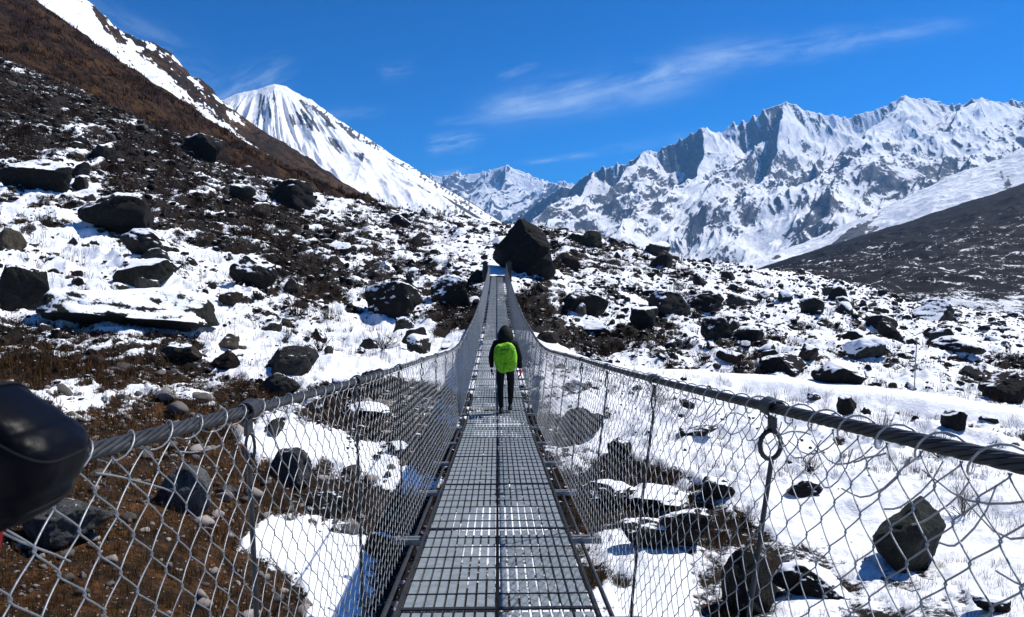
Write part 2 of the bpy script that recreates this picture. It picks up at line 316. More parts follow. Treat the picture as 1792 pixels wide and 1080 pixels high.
# ------------------------------------------------------------------ distant relief
def loft(name, rows, nu, nvs, m, amp, covf, pad=0, disp=None, warp=None):
    """rows of (photo column, row, distance) joined into one hillside, then roughened"""
    lo = max(r[0][0] for r in rows); hi = min(r[-1][0] for r in rows); px = np.linspace(lo, hi, nu); R_ = []
    for r in rows:
        r = np.array(r, float); d = np.interp(px, r[:, 0], r[:, 2]); R_.append(P(px, np.interp(px, r[:, 0], r[:, 1]), d))
    V = []; vv = []
    for k, (a, b) in enumerate(zip(R_[:-1], R_[1:])):
        s = np.linspace(0, 1, nvs[k], endpoint=(k == len(R_)-2))
        for q in s: V.append(a*(1-q)+b*q); vv.append(k+q)
    V = np.array(V); vv = np.repeat(np.array(vv)[:, None], nu, 1)
    V[..., 2] += amp(V[..., 0], V[..., 1], V[..., 2], vv)
    g = np.gradient(V, axis=0); h = np.gradient(V, axis=1); nrm = np.cross(h, g); nrm /= np.linalg.norm(nrm, axis=2, keepdims=True)
    me = mesh_np(name, V, gridq(V.shape[0], nu), {'cov': covf(V[..., 0], V[..., 1], V[..., 2], vv, np.abs(nrm[..., 2]))})
    return tag(link(name, me, None, m), kind='structure')
# brown turf hillside on the left
loft('brown_hillside', [[(-500, 330, 90), (0, 300, 98), (150, 310, 108), (350, 350, 122), (520, 380, 150), (760, 420, 200)],
                        [(-500, -60, 170), (0, 130, 165), (150, 190, 165), (350, 270, 170), (520, 325, 185), (760, 385, 215)],
                        [(-500, -350, 330), (55, -8, 320), (130, 48, 315), (200, 98, 305), (300, 165, 290), (400, 228, 275), (500, 290, 262), (600, 335, 250), (700, 368, 240), (760, 400, 235)],
                        [(-500, -150, 400), (55, 90, 380), (400, 290, 330), (760, 440, 280)]],
     620, (110, 260, 30), M_hill,
     lambda x, y, z, v: (fbm(x/40, y/40, 5)*5+fbm(x/7, y/7, 5, .65)*2.6+(ridged(x/16, y/60, 4)-.5)*4.5)*(.35+.65*sm(np.abs(v-2), .02, .35)),
     lambda x, y, z, v, n: .08+.30*fbm(x/7, y/22, 5, .65)+.32*sm(1.15-v, 0, .5)*(.6+fbm(x/18, y/18, 3)))
# snow-patched ridge behind it
def ridge_cov(x, y, z, v, n):
    px, py = proj(np.stack([x, y, z], -1)); k = fbm(px/60+py/60, (py-px*.62)/13, 5, .6); top = np.interp(px, [0, 60, 165, 215, 270, 335, 380, 430, 480, 545, 600, 650, 700], [-120, -60, 8, 55, 76, 132, 168, 206, 240, 280, 318, 345, 372])
    dn = py-top; crag = sm(fbm(px/24, dn/14+3, 4, .6), -.22, .12)*sm(px, 150, 180)*(1-sm(px, 385, 400))
    brown = sm(px, 395, 450)*(1-sm(dn, 26, 46))+.35*sm(px, 225, 300)*sm(dn, 16, 24)*(1-sm(dn, 30, 44))
    fine = fbm(px/7, (py-px*.5)/5, 4, .65)
    return .71-.85*crag*(1-sm(dn, 16, 36))*(.8+1.1*fine)+(.25+.45*sm(px, 230, 300))*k+.6*fine*sm(px, 60, 210)-.55*brown-.12*sm(px, 250, 330)
loft('snowy_ridge', [[(-200, 150, 400), (200, 220, 400), (400, 300, 420), (560, 350, 430), (760, 460, 430)],
                     [(-200, -240, 900), (60, -60, 860), (110, -25, 850), (165, 8, 840), (178, 22, 838), (215, 55, 830), (240, 68, 828), (270, 76, 822), (300, 92, 815), (322, 118, 810), (335, 132, 806), (350, 136, 803), (372, 155, 800), (380, 168, 798), (430, 206, 780), (480, 240, 760), (545, 280, 740), (600, 318, 720), (650, 345, 700), (700, 372, 680), (760, 420, 650)],
                     [(-200, 0, 1100), (300, 240, 1000), (760, 520, 900)]],
     620, (300, 24), M_ridge,
     lambda x, y, z, v: (fbm(x/90, y/90, 5)*9+(ridged(x/34, y/120, 5)-.5)*9)*(.25+.75*sm(np.abs(v-1), .01, .3))+fbm(x/13, y/13, 3)*2.4, ridge_cov)
def flute(x, y, z):
    px, py = proj(np.stack([x, y, z], -1)); th = np.arctan2(px-470, py-95); rr = np.hypot(px-470, py-95); return (ridged(th*11, rr/170, 4)-.45)*30*sm(rr, 60, 110)*(1-sm(rr, 300, 480))
# white pyramid peak and its long right-hand crest
def peak_cov(x, y, z, v, n):
    px, py = proj(np.stack([x, y, z], -1)); th = np.arctan2(px-470, py-95); rr = np.hypot(px-470, py-95)
    top = np.interp(px, [395, 450, 480, 520, 570, 640, 700, 770, 830, 880], [172, 158, 147, 163, 194, 240, 280, 325, 358, 392]); dn = py-top
    st = fbm(th*16, rr/55, 4, .62); edge = fbm(px/5, (py+px*.4)/7, 3, .6)
    s_ = sm(dn, 2, 12)*(1-sm(dn, 40, 85))*(1-sm(px, 580, 700))*sm(px, 425, 460)
    e_ = (1-sm(dn, 7, 20))*sm(px, 500, 540)
    low = sm(px, 660, 700)*(1-sm(px, 800, 840))*sm(py, 345, 362)  # shade on the lower shoulder, painted in as thinner snow cover
    streak_ = sm(px, 620, 700)*(1-sm(dn, 25, 60))*sm(fbm((py-px*.62)/7, px/90, 3), .05, .3)
    return .98-s_*(.34+st*1.8)-e_*(.34+.9*edge)-.62*low*(.7+edge)-.5*streak_+.05*st
loft('snow_peak', [[(200, 420, 1700), (560, 400, 1700), (700, 430, 1700), (800, 450, 1700), (900, 470, 1700), (1000, 490, 1700)],
                   [(200, 330, 2300), (478, 262, 2300), (560, 300, 2250), (700, 352, 2200), (800, 388, 2200), (900, 420, 2200), (1000, 470, 2200)],
                   [(200, 250, 3100), (395, 172, 3100), (420, 164, 3100), (450, 158, 3100), (468, 150, 3100), (480, 147, 3100), (500, 152, 3100), (520, 163, 3080), (545, 176, 3060), (570, 194, 3040), (600, 214, 3010), (640, 240, 2970), (700, 280, 2900), (730, 297, 2860), (770, 325, 2800), (830, 358, 2700), (880, 392, 2600), (940, 430, 2500), (1000, 470, 2400)],
                   [(200, 360, 3700), (480, 280, 3700), (1000, 520, 3200)]],
     620, (120, 230, 24), M_rock,
     lambda x, y, z, v: ((ridged((x+y*.25)/260, y/1500, 4, .4)-.45)*46+fbm(x/420, y/420, 3)*34)*(.12+.88*sm(np.abs(v-2), .03, .6))+(ridged(x/60, y/90, 3)-.4)*5+flute(x, y, z)*(.1+.9*sm(np.abs(v-2), .02, .25)), peak_cov)
def ridgefield(name, pxr, yr, nu, nv, ridges, base, slope, m, namp, nsc, covf, seed, warp):
    a0, a1 = P(pxr[0], 465, 1)[0], P(pxr[1], 465, 1)[0]
    t, Yy = np.meshgrid(np.linspace(a0, a1, nu), np.linspace(yr[0], yr[1], nv)); X = t*Yy
    wx = X+fbm(X/warp*.5, Yy/warp*.5+seed, 4, .6)*warp*.30; wy = Yy+fbm(X/warp*.5+50, Yy/warp*.5+seed, 4, .6)*warp*.30
    H = np.full(X.shape, float(base)); D = np.full(X.shape, 1e9)
    for k, (rd, sl) in enumerate(ridges):
        pl = np.array([P(*q) for q in rd])
        exact = k == 0
        for a, b in zip(pl[:-1], pl[1:]):
            dx, dy = b[0]-a[0], b[1]-a[1]
            ux, uy = (X, Yy) if exact else (wx, wy)
            q = (((ux-a[0])*dx+(uy-a[1])*dy)/(dx*dx+dy*dy)).clip(0, 1)
            d = np.hypot(ux-a[0]-q*dx, uy-a[1]-q*dy); hh = a[2]+q*(b[2]-a[2])
            sl_ = sl*(1+.3*fbm(X/warp+k, Yy/warp, 2))
            west = ((ux-a[0])*dy-(uy-a[1])*dx)*(-1 if dy < 0 else 1) < 0
            if exact: c = hh-sl_*(1.45*np.minimum(d, 260)+.72*(d-260).clip(0, None))
            else: c = hh-sl_*d*np.where(west, 2.1, .75)
            H = np.where(c > H, c, H); 
            if exact: D = np.minimum(D, d)
    H0 = H.copy(); near = .12+.88*sm(D, 10, 420)
    uu, vv_ = wx*.56+wy*.83, wx*.83-wy*.56
    r1 = ridged(vv_/nsc*1.5, uu/nsc*.42+seed, 6, .6)-.42
    H = H+(r1*namp+(ridged(vv_/nsc*4, uu/nsc*.8+seed, 4, .6)-.4)*namp*.16+fbm(X/nsc*3.1, Yy/nsc*3.1, 4, .6)*namp*.14)*near+(ridged(X/105, Yy/400, 5, .68)-.4)*92*(1-near)*(.55+fbm(X/500, Yy/500+7, 2))+(ridged(vv_/95, uu/420, 4, .6)-.4)*34*near
    V = np.stack([X, Yy, H*.55+H0*.45], -1); g = np.gradient(V, axis=0); h = np.gradient(V, axis=1); nrm = np.cross(h, g); nrm /= np.linalg.norm(nrm, axis=2, keepdims=True)
    V[..., 2] = H; me = mesh_np(name, V, gridq(nv, nu), {'cov': covf(X, Yy, H, nrm*np.where(nrm[..., 2:] < 0, -1, 1), r1)})
    return tag(link(name, me, None, m), kind='structure')
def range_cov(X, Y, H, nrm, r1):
    nz = np.abs(nrm[..., 2]); sun = nrm[..., 0]*S.x+nrm[..., 1]*S.y  # paints sun-facing sides whiter and shade sides darker through the cover
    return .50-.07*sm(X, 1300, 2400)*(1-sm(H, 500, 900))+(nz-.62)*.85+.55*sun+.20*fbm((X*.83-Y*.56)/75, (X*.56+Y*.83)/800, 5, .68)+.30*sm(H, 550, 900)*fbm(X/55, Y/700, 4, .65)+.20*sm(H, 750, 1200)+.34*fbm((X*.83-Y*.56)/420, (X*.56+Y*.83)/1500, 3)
crest = [(840, 420, 7200), (900, 385, 7000), (930, 362, 6900), (955, 345, 6800), (985, 322, 6700), (1000, 326, 6700), (1020, 310, 6650), (1050, 292, 6600), (1070, 284, 6600), (1085, 289, 6600), (1110, 275, 6550), (1130, 262, 6500), (1150, 265, 6500), (1165, 254, 6500), (1200, 238, 6500), (1228, 222, 6500), (1245, 226, 6500), (1262, 232, 6500), (1275, 216, 6500), (1300, 212, 6500),
         (1325, 200, 6500), (1345, 187, 6500), (1362, 182, 6500), (1378, 178, 6500), (1392, 180, 6500), (1405, 190, 6500), (1440, 196, 6500), (1480, 204, 6500), (1515, 196, 6500), (1545, 186, 6500), (1565, 178, 6500), (1583, 168, 6500), (1596, 174, 6500), (1620, 170, 6500), (1645, 176, 6500), (1668, 184, 6500), (1700, 174, 6500), (1720, 170, 6500), (1745, 180, 6500), (1775, 176, 6500), (1800, 182, 6500), (1900, 168, 6500), (2200, 150, 6500)]
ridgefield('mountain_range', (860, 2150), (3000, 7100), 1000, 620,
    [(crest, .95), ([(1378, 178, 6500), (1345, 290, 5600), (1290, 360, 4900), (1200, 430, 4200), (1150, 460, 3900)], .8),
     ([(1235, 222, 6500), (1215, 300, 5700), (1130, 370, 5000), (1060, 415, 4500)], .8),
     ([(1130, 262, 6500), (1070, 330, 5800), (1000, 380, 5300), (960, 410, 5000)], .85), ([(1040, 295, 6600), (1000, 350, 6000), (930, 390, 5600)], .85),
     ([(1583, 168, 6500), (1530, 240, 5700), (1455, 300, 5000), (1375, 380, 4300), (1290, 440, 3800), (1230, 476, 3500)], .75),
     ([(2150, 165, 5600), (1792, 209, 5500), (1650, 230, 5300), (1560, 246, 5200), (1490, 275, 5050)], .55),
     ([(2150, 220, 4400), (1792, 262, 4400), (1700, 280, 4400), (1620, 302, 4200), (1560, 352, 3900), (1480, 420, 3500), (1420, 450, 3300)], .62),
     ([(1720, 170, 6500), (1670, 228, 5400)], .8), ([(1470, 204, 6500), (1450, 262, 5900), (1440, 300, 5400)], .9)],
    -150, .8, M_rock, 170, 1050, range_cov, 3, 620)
ridgefield('distant_peak', (700, 1060), (9000, 12500), 420, 320,
    [([(690, 330, 11500), (750, 304, 11500), (775, 310, 11500), (795, 302, 11500), (815, 308, 11500), (832, 302, 11500), (848, 300, 11500), (862, 295, 11500), (887, 287, 11500), (900, 294, 11500), (925, 302, 11500), (945, 316, 11500), (965, 320, 11500), (990, 318, 11500), (1040, 330, 11500)], .75),
     ([(887, 287, 11500), (865, 340, 10400), (850, 390, 9600)], .7), ([(795, 302, 11500), (780, 350, 10400), (790, 400, 9500)], .7), ([(945, 316, 11500), (925, 350, 10700), (920, 400, 9800)], .8)],
    -150, .7, M_far, 420, 1100, lambda X, Y, H, n, r: .66+.25*fbm(X/80, Y/500, 4, .65)+(np.abs(n[..., 2])-.72)*1.7-.15*r, 9, 700)
# white slope in front of the range, then the dark scrub slope
loft('white_slope', [[(1180, 500, 1500), (1400, 520, 1450), (1792, 520, 1400), (2300, 520, 1400)],
                     [(1180, 482, 3000), (1225, 476, 2950), (1262, 468, 2900), (1300, 459, 2850), (1350, 444, 2800), (1400, 426, 2750), (1450, 405, 2700), (1500, 384, 2650), (1550, 362, 2600), (1600, 338, 2550), (1650, 314, 2500), (1700, 295, 2450), (1750, 278, 2420), (1792, 258, 2400), (1900, 215, 2300), (2300, 60, 2200)],
                     [(1180, 520, 3600), (1792, 400, 3100), (2300, 200, 3000)]], 420, (160, 16), M_rock,
     lambda x, y, z, v: ((ridged((x-y*.5)/300, y/800, 4, .4)-.45)*40+fbm(x/260, y/260, 3)*22)*(.15+.85*sm(np.abs(v-1), .02, .4))+(ridged(x/60, y/60, 3)-.4)*9,
     lambda x, y, z, v, n: .98-.55*sm(fbm((x-y*.6)/120, y/500, 4, .6), .05, .35)-.45*sm(v, .9, .6)*(.6+fbm(x/40, y/60, 4, .65)))
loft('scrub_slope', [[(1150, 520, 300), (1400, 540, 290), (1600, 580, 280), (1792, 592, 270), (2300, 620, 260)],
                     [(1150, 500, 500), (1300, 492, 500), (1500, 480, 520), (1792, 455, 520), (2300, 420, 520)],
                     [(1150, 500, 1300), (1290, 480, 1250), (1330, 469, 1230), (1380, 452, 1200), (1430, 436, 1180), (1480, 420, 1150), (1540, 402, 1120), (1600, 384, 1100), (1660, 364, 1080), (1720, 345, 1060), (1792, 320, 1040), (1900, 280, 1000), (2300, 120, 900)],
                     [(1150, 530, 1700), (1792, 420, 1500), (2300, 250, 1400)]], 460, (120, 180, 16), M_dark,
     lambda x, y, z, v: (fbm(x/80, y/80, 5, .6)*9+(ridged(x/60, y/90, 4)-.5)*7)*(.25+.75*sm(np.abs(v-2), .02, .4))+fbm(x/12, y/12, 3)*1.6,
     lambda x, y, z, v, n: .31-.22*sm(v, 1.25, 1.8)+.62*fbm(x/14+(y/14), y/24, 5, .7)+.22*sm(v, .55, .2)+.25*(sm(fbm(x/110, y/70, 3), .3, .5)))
# valley floor out to the horizon
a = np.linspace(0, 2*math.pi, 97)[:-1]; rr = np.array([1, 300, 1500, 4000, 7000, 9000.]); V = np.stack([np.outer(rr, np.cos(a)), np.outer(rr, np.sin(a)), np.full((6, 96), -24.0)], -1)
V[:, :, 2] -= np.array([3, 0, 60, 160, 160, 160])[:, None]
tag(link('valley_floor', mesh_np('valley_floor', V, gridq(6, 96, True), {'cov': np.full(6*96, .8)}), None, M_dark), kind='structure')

# ------------------------------------------------------------------ boulders
def rock_mat(n):
    o = n.obj(); oi = n.new('ShaderNodeObjectInfo'); v = n.vec()
    col = oi.outputs['Color']; f = n.noise(3.2, 8, .7, v); f3 = n.noise(14, 5, .7, v)
    c = n.mix(n.ss(f, .35, .65), n.mix(.65, col, (.006, .006, .007)), col)
    c = n.mix(n.m('MULTIPLY', n.ss(n.noise(2.1, 6, .7, v), .54, .66), .55), c, (.05, .046, .024))
    c = n.mix(n.m('MULTIPLY', n.ss(f3, .6, .68), .35), c, (.17, .165, .155))
    k = n.m('ADD', n.m('ADD', n.nz(), n.m('MULTIPLY', n.m('SUBTRACT', n.noise(1.6, 8, .75, v), .5), 1.7)), n.m('MULTIPLY', n.m('SUBTRACT', oi.outputs['Alpha'], 1.0), .8))
    s = n.ss(k, .36, .45)
    return {'Base Color': n.mix(s, c, SNOW), 'Roughness': .85, 'Normal': n.bump(n.m('ADD', f, n.m('MULTIPLY', f3, .45)), n.m('MULTIPLY_ADD', s, -.8, 1.0), .45)}
M_boulder = mat('lichen_boulder', build=rock_mat, spec=.2)
def ico(sub):
    import bmesh
    bm = bmesh.new(); bmesh.ops.create_icosphere(bm, subdivisions=sub, radius=1); V = np.array([v.co[:] for v in bm.verts]); T = np.array([[v.index for v in f.verts] for f in bm.faces]); bm.free(); return V, T
ICO = {k: ico(k) for k in (1, 2, 3, 4, 5)}
def rock_verts(seed, sub=4, cuts=11, point=0.0, boxy=0.0, rough=.085):
    r = np.random.default_rng(seed); V = ICO[sub][0].copy()
    if boxy: V = V*(1-boxy)+boxy*V/np.abs(V).max(1, keepdims=True)*.82
    for _ in range(cuts+4):
        n_ = r.normal(size=3); n_ /= np.linalg.norm(n_); h = r.uniform(.45, .8); dd = V @ n_; e = (dd-h).clip(0, None); V = V-n_*(e*.93)[:, None]
    if point:
        h = ((V[:, 2]-V[:, 2].min())/np.ptp(V[:, 2])); V[:, :2] *= (1-point*h**1.15)[:, None]; V[:, 0] += .12*point*h
    o = r.uniform(0, 90); D = np.linalg.norm(V, axis=1, keepdims=True)
    nn = fbm(V[:, 0]*1.5+o, V[:, 1]*1.5, 5 if sub > 3 else 4, .6, V[:, 2]*1.5+o); nn = nn-.5*(ridged(V[:, 0]*1.9+o, V[:, 1]*1.9+V[:, 2]*1.7, 4)-.4)
    V = V*(1+(nn*rough*2.2)[:, None])
    lo, hi = V.min(0), V.max(0); V = (V-(lo+hi)/2)/(hi-lo)      # unit box centred
    V[:, 2] += .5
    return V
def rock_mesh(name, seed, sub=4, flat=False, **kw):
    me = mesh_np(name, rock_verts(seed, sub, **kw), ICO[sub][1]); me.materials.append(M_boulder)
    me.polygons.foreach_set('use_smooth', np.ones(len(me.polygons), bool))
    return me
DK = (.027, .025, .024); GY = (.06, .06, .054); TN = (.13, .105, .075); GR_ = (.036, .037, .025); BR = (.042, .028, .02); BK = (.014, .013, .013)
def place_rock(name, me, x, y, zb, wx, wz, dep, rz, col, snow, sink=.22, tilt=0):
    o = bpy.data.objects.new(name, me); C.objects.link(o)
    o.location = (x, y, zb-wz*sink); o.scale = (wx, dep, wz*(1+sink)); o.rotation_euler = (0, tilt, rz); o.color = (*col, snow); return o
# photo column, base row, width, height, colour, snow amount, shape, label, short phrase others are described by
HB = [(916, 478, 112, 98, BK, .15, dict(point=.66, cuts=6, rough=.11), 'huge black pyramid-shaped boulder behind the far end of the bridge', 'black pyramid boulder'),
 (683, 557, 92, 66, BK, .85, dict(boxy=.7, cuts=6), 'big black square block with snowy top casting a blue shadow', 'square snow-topped block'),
 (787, 537, 66, 56, DK, .75, dict(boxy=.6, cuts=7), 'dark block with a pale vertical edge left of the far pylons', 'block with pale edge'),
 (727, 434, 26, 22, DK, .2, dict(point=.6, cuts=8), 'small pointed dark boulder on snow high left of the bridge', 'small pointed boulder'),
 (497, 658, 90, 52, GY, .25, dict(point=.45, cuts=9), 'grey wedge-shaped boulder with a sharp ridge above the left rail', 'grey wedge boulder'),
 (475, 692, 72, 40, GY, .15, dict(cuts=5), 'low smooth grey-brown boulder just above the left handrail', 'smooth low boulder'),
 (190, 576, 250, 72, GR_, .66, dict(boxy=.35, cuts=8), 'very wide flat greenish slab with deep snow on its top', 'wide green slab'),
 (232, 503, 100, 52, GR_, .72, dict(cuts=6), 'rounded lichen-dark boulder resting above the wide flat slab', 'lichen-dark boulder'),
 (242, 447, 78, 48, DK, .8, dict(cuts=7), 'dark tilted boulder with snow smeared over its top', 'tilted snowy boulder'),
 (186, 412, 125, 78, BK, .45, dict(boxy=.3, cuts=9), 'large black overhanging boulder on the left snow slope', 'black overhanging boulder'),
 (14, 547, 84, 88, DK, .55, dict(boxy=.4, cuts=8), 'dark split boulder cut by the left photo edge', 'dark split boulder'),
 (4, 436, 42, 38, TN, .3, dict(cuts=4), 'tan rounded boulder at the far left edge on snow', 'tan edge boulder'),
 (436, 500, 74, 56, BK, .6, dict(cuts=8), 'black lumpy boulder in mid slope with snow on shoulder', 'black lumpy boulder'),
 (46, 334, 112, 58, BK, .55, dict(cuts=9), 'massive black outcrop high at the left edge', 'massive black outcrop'),
 (345, 280, 70, 48, BK, .4, dict(cuts=9), 'black boulder at the foot of the brown hillside', 'foot-of-hill boulder'),
 (500, 362, 80, 48, BK, .45, dict(boxy=.3, cuts=9), 'broad black boulder under the lower brown hillside', 'broad black boulder'),
 (1022, 553, 86, 48, BK, .35, dict(cuts=8), 'big black hollowed boulder right of the bridge', 'hollowed black boulder'),
 (1036, 584, 66, 24, GY, 1.5, dict(cuts=4), 'low boulder wholly buried in a smooth white snow cap', 'snow-buried boulder'),
 (1017, 553, 18, 24, TN, .9, dict(cuts=6), 'small pale upright stone in front of the hollowed boulder', 'pale upright stone'),
 (1178, 552, 66, 44, DK, .75, dict(point=.3, cuts=9), 'dark peaked boulder with a snowy left shoulder', 'peaked shoulder boulder'),
 (1130, 577, 48, 40, DK, .6, dict(boxy=.4, cuts=8), 'dark squat block below the peaked boulder', 'squat dark block'),
 (1234, 548, 70, 36, BK, .6, dict(cuts=8), 'long black boulder right of the peaked one', 'long black boulder'),
 (1258, 594, 52, 40, DK, .7, dict(cuts=7), 'dark boulder whose left face carries a white snow plate', 'snow-plated boulder'),
 (1162, 466, 38, 28, BK, .3, dict(point=.3, cuts=8), 'black boulder standing on the far skyline right of the bridge', 'skyline boulder'),
 (1312, 603, 66, 34, DK, .5, dict(cuts=8), 'dark double-humped boulder above the dry grass', 'double-humped boulder'),
 (1388, 660, 78, 40, BK, .4, dict(point=.3, cuts=7), 'black wedge boulder on the upper side of the snowy terrace', 'black wedge boulder'),
 (1556, 582, 58, 32, DK, .5, dict(cuts=8), 'dark low boulder above the big snow mound', 'low boulder above mound'),
 (1650, 562, 80, 38, BK, .75, dict(point=.5, cuts=7), 'snow-dusted dark knoll boulder at the edge of the dark slope', 'knoll boulder'),
 (1528, 630, 84, 42, GY, 1.35, dict(cuts=6), 'large boulder under a domed white snow cap with dark rim', 'domed snow boulder'),
 (1490, 672, 100, 42, BK, .7, dict(cuts=9), 'black broken boulder in front of the domed snow one', 'broken black boulder'),
 (1700, 624, 80, 36, DK, .6, dict(cuts=8), 'wide dark boulder near the right edge on snow', 'wide right-edge boulder'),
 (1776, 708, 70, 56, BK, .35, dict(cuts=8), 'black boulder cut by the right edge above the terrace', 'right-edge black boulder'),
 (1487, 726, 32, 34, BK, .7, dict(boxy=.5, cuts=6), 'small black cube-like rock alone below the snowy terrace', 'lone cube-like rock'),
 (1681, 757, 40, 40, BK, .5, dict(boxy=.5, cuts=6), 'small black upright rock below the terrace near right edge', 'upright black rock'),
 (1740, 742, 36, 16, DK, .6, dict(cuts=6), 'flat dark stone lying right of the upright black rock', 'flat dark stone'),
 (1606, 1004, 140, 130, (.05, .055, .045), -.2, dict(cuts=7, boxy=.2), 'big smooth grey-green boulder behind the right netting with blue shadow', 'big grey-green boulder'),
 (1022, 772, 66, 58, DK, .3, dict(cuts=6), 'round dark boulder alone on snow seen through the right netting', 'round dark boulder'),
 (1088, 802, 42, 34, DK, .3, dict(point=.35, cuts=7), 'small dark peaked rock right of the round one', 'small peaked rock'),
 (1228, 772, 66, 30, DK, .4, dict(cuts=7), 'dark half-buried boulder just under the right handrail', 'half-buried boulder'),
 (306, 895, 96, 84, (.24, .24, .235), -.1, dict(cuts=6), 'grey speckled rock in brown turf under the left netting', 'grey speckled rock'),
 (70, 965, 150, 84, (.2, .2, .195), .1, dict(cuts=8), 'large grey patterned rock low at left beneath the black glove', 'grey patterned rock'),
 (498, 848, 74, 66, (.13, .12, .135), .15, dict(cuts=8, boxy=.3), 'dark violet-grey rock beside the snow strip left of the bridge', 'violet-grey rock'),
 (392, 872, 36, 24, (.22, .21, .2), 0, dict(cuts=6), 'pale flat stone lying right of the grey speckled rock', 'pale flat stone'),
 (1322, 1075, 90, 118, BK, .45, dict(cuts=8), 'tall black rock low right beside the near hanger', 'tall black rock'),
 (1436, 1050, 120, 62, DK, .7, dict(cuts=8), 'dark flat outcrop with snow left of the grey-green boulder', 'flat dark outcrop'),
 (1205, 962, 96, 72, BR, .4, dict(boxy=.4, cuts=7), 'brown block with steep face among rocks under the right netting', 'brown steep block'),
 (1165, 900, 120, 44, DK, .9, dict(boxy=.4, cuts=7), 'long dark ledge rock with snow on top behind right netting', 'snow-topped ledge rock'),
 (1412, 868, 62, 30, (.03, .02, .022), .6, dict(cuts=7), 'small dark reddish rock with snow by the ringed hanger', 'reddish small rock'),
 (308, 634, 62, 36, TN, .3, dict(cuts=6), 'tan-grey long stone in the mid-left brown ground', 'tan long stone'),
 (388, 650, 50, 38, BR, .3, dict(cuts=8), 'reddish brown angular stone left of the grey wedge boulder', 'reddish angular stone'),
 (318, 583, 28, 22, DK, .2, dict(cuts=6), 'small round black stone on open snow', 'small round stone'),
 (600, 690, 50, 30, DK, .9, dict(cuts=6), 'low dark stone touching the left handrail line', 'low rail stone'),
 (1745, 1075, 60, 34, DK, .7, dict(cuts=6), 'small dark rock in the bottom right snow', 'bottom right rock'),
 (832, 497, 26, 26, DK, .3, dict(cuts=6), 'round dark boulder close left of the far pylons', 'round pylon boulder'),
 (960, 600, 40, 20, BR, .3, dict(cuts=6), 'low brown rock right of the bridge railing bend', 'low brown rock'),
 (1075, 892, 92, 46, DK, .6, dict(cuts=8), 'long dark rock just right of the deck under the netting', 'long deckside rock'),
 (1135, 960, 84, 52, DK, .5, dict(cuts=8, boxy=.3), 'dark blocky rock between the deck and the brown steep block', 'blocky deckside rock'),
 (1262, 880, 56, 44, DK, .55, dict(cuts=8), 'dark rock above the tall black one right of the hanger', 'rock above the tall one'),
 (640, 735, 70, 30, DK, .8, dict(cuts=8), 'low dark rock with snow behind the left netting', 'low netting rock'),
 (560, 905, 80, 40, DK, .3, dict(cuts=8), 'dark mossy rock between the two left snow strips', 'mossy strip rock'),
 (668, 985, 60, 50, BK, .3, dict(cuts=8), 'black rock in the blue shade of the bridge', 'shaded black rock')]
hpx = []; hph = []; taken = []
for k, (px, py, wd, ht, col, sn, kw, lab, short) in enumerate(HB):
    p = hit(px, min(py, 1079)); d = p[1]; W_ = wd*d/F*1.1; H_ = ht*d/F*1.04
    me = rock_mesh('boulder', 100+k, 5 if wd > 60 or d < 25 else 4, **kw)
    if px == 915: p = np.array(P(px, 480, 86)); d = 86; W_ = wd*d/F*1.05
    dep = W_*random.uniform(.7, .95)
    gz = float(ground_z(p[0], p[1]+dep*.35)); zb = min(p[2], gz) if d > 10 else p[2]
    top = P(px, py-ht, p[1]+dep*.3)[2] if py-ht > 0 else zb+H_
    H_ = max(H_*.75, top-zb)
    o = place_rock('boulder', me, p[0], p[1]+dep*.42, zb, W_, H_, dep, random.uniform(-.25, .25), col, sn)
    tag(o, lab, 'boulder'); hpx.append((px, py-ht/2)); hph.append(short); taken.append((p[0], p[1]+dep*.42, W_*.55))
protos = [rock_mesh('boulder', 300+k, 4, cuts=7+k % 5, boxy=(.4 if k % 3 == 0 else 0), point=(.35 if k % 4 == 1 else 0)) for k in range(14)]
auto = []
tries = 0
while len(auto) < 238 and tries < 20000:
    tries += 1
    d = math.exp(random.uniform(math.log(20), math.log(172))); px = random.uniform(-20, 1810); q = P(px, 465, d); x, y = q[0], q[1]; z = float(ground_z(x, y))
    ppx, ppy = proj(np.array([x, y, z])); 
    if not (355 < ppy < 1000 or (ppx < 500 and ppy > 230)): continue
    spx = min(13*random.paretovariate(1.9), 46); wd = spx*d/F
    if wd < .45 or wd > 5: continue
    if abs(x) < 1.9+wd/2 and y < 90: continue
    if seg_dist(np.array([x]), np.array([y]), bp)[0] < 2+wd/2: continue
    if ppy > 640 and random.random() > (.3 if ppx > 1000 else .22): continue
    if any(math.hypot(x-a_, y-b_) < (r_+wd*.5)*.9 for a_, b_, r_ in taken): continue
    v = hit(ppx, ppy-3, 8)
    if abs(v[1]-y) > .25*y: continue
    near_left = ppx < 520 and ppy > 600
    col = random.choice([DK, DK, BK, GY, GR_, BR, DK, GY] if not near_left else [GY, TN, BR, GY, DK]); sn = random.choice([.3, .5, .65, .75, .9, 1.0]) if not near_left else .2
    dep = wd*random.uniform(.65, 1.1); h_ = wd*random.uniform(.42, .8)
    slope = float(ground_z(x, y+.5)-ground_z(x, y-.5))
    o = place_rock('boulder', random.choice(protos), x, y, z-max(0, slope)*dep*.4, wd, h_+max(0, slope)*dep*.4, dep, random.uniform(0, 6.28), col, sn, .3, random.uniform(-.15, .15))
    taken.append((x, y, wd*.5)); auto.append((o, float(ppx), float(ppy)-h_*F/y/2, spx, col, sn))
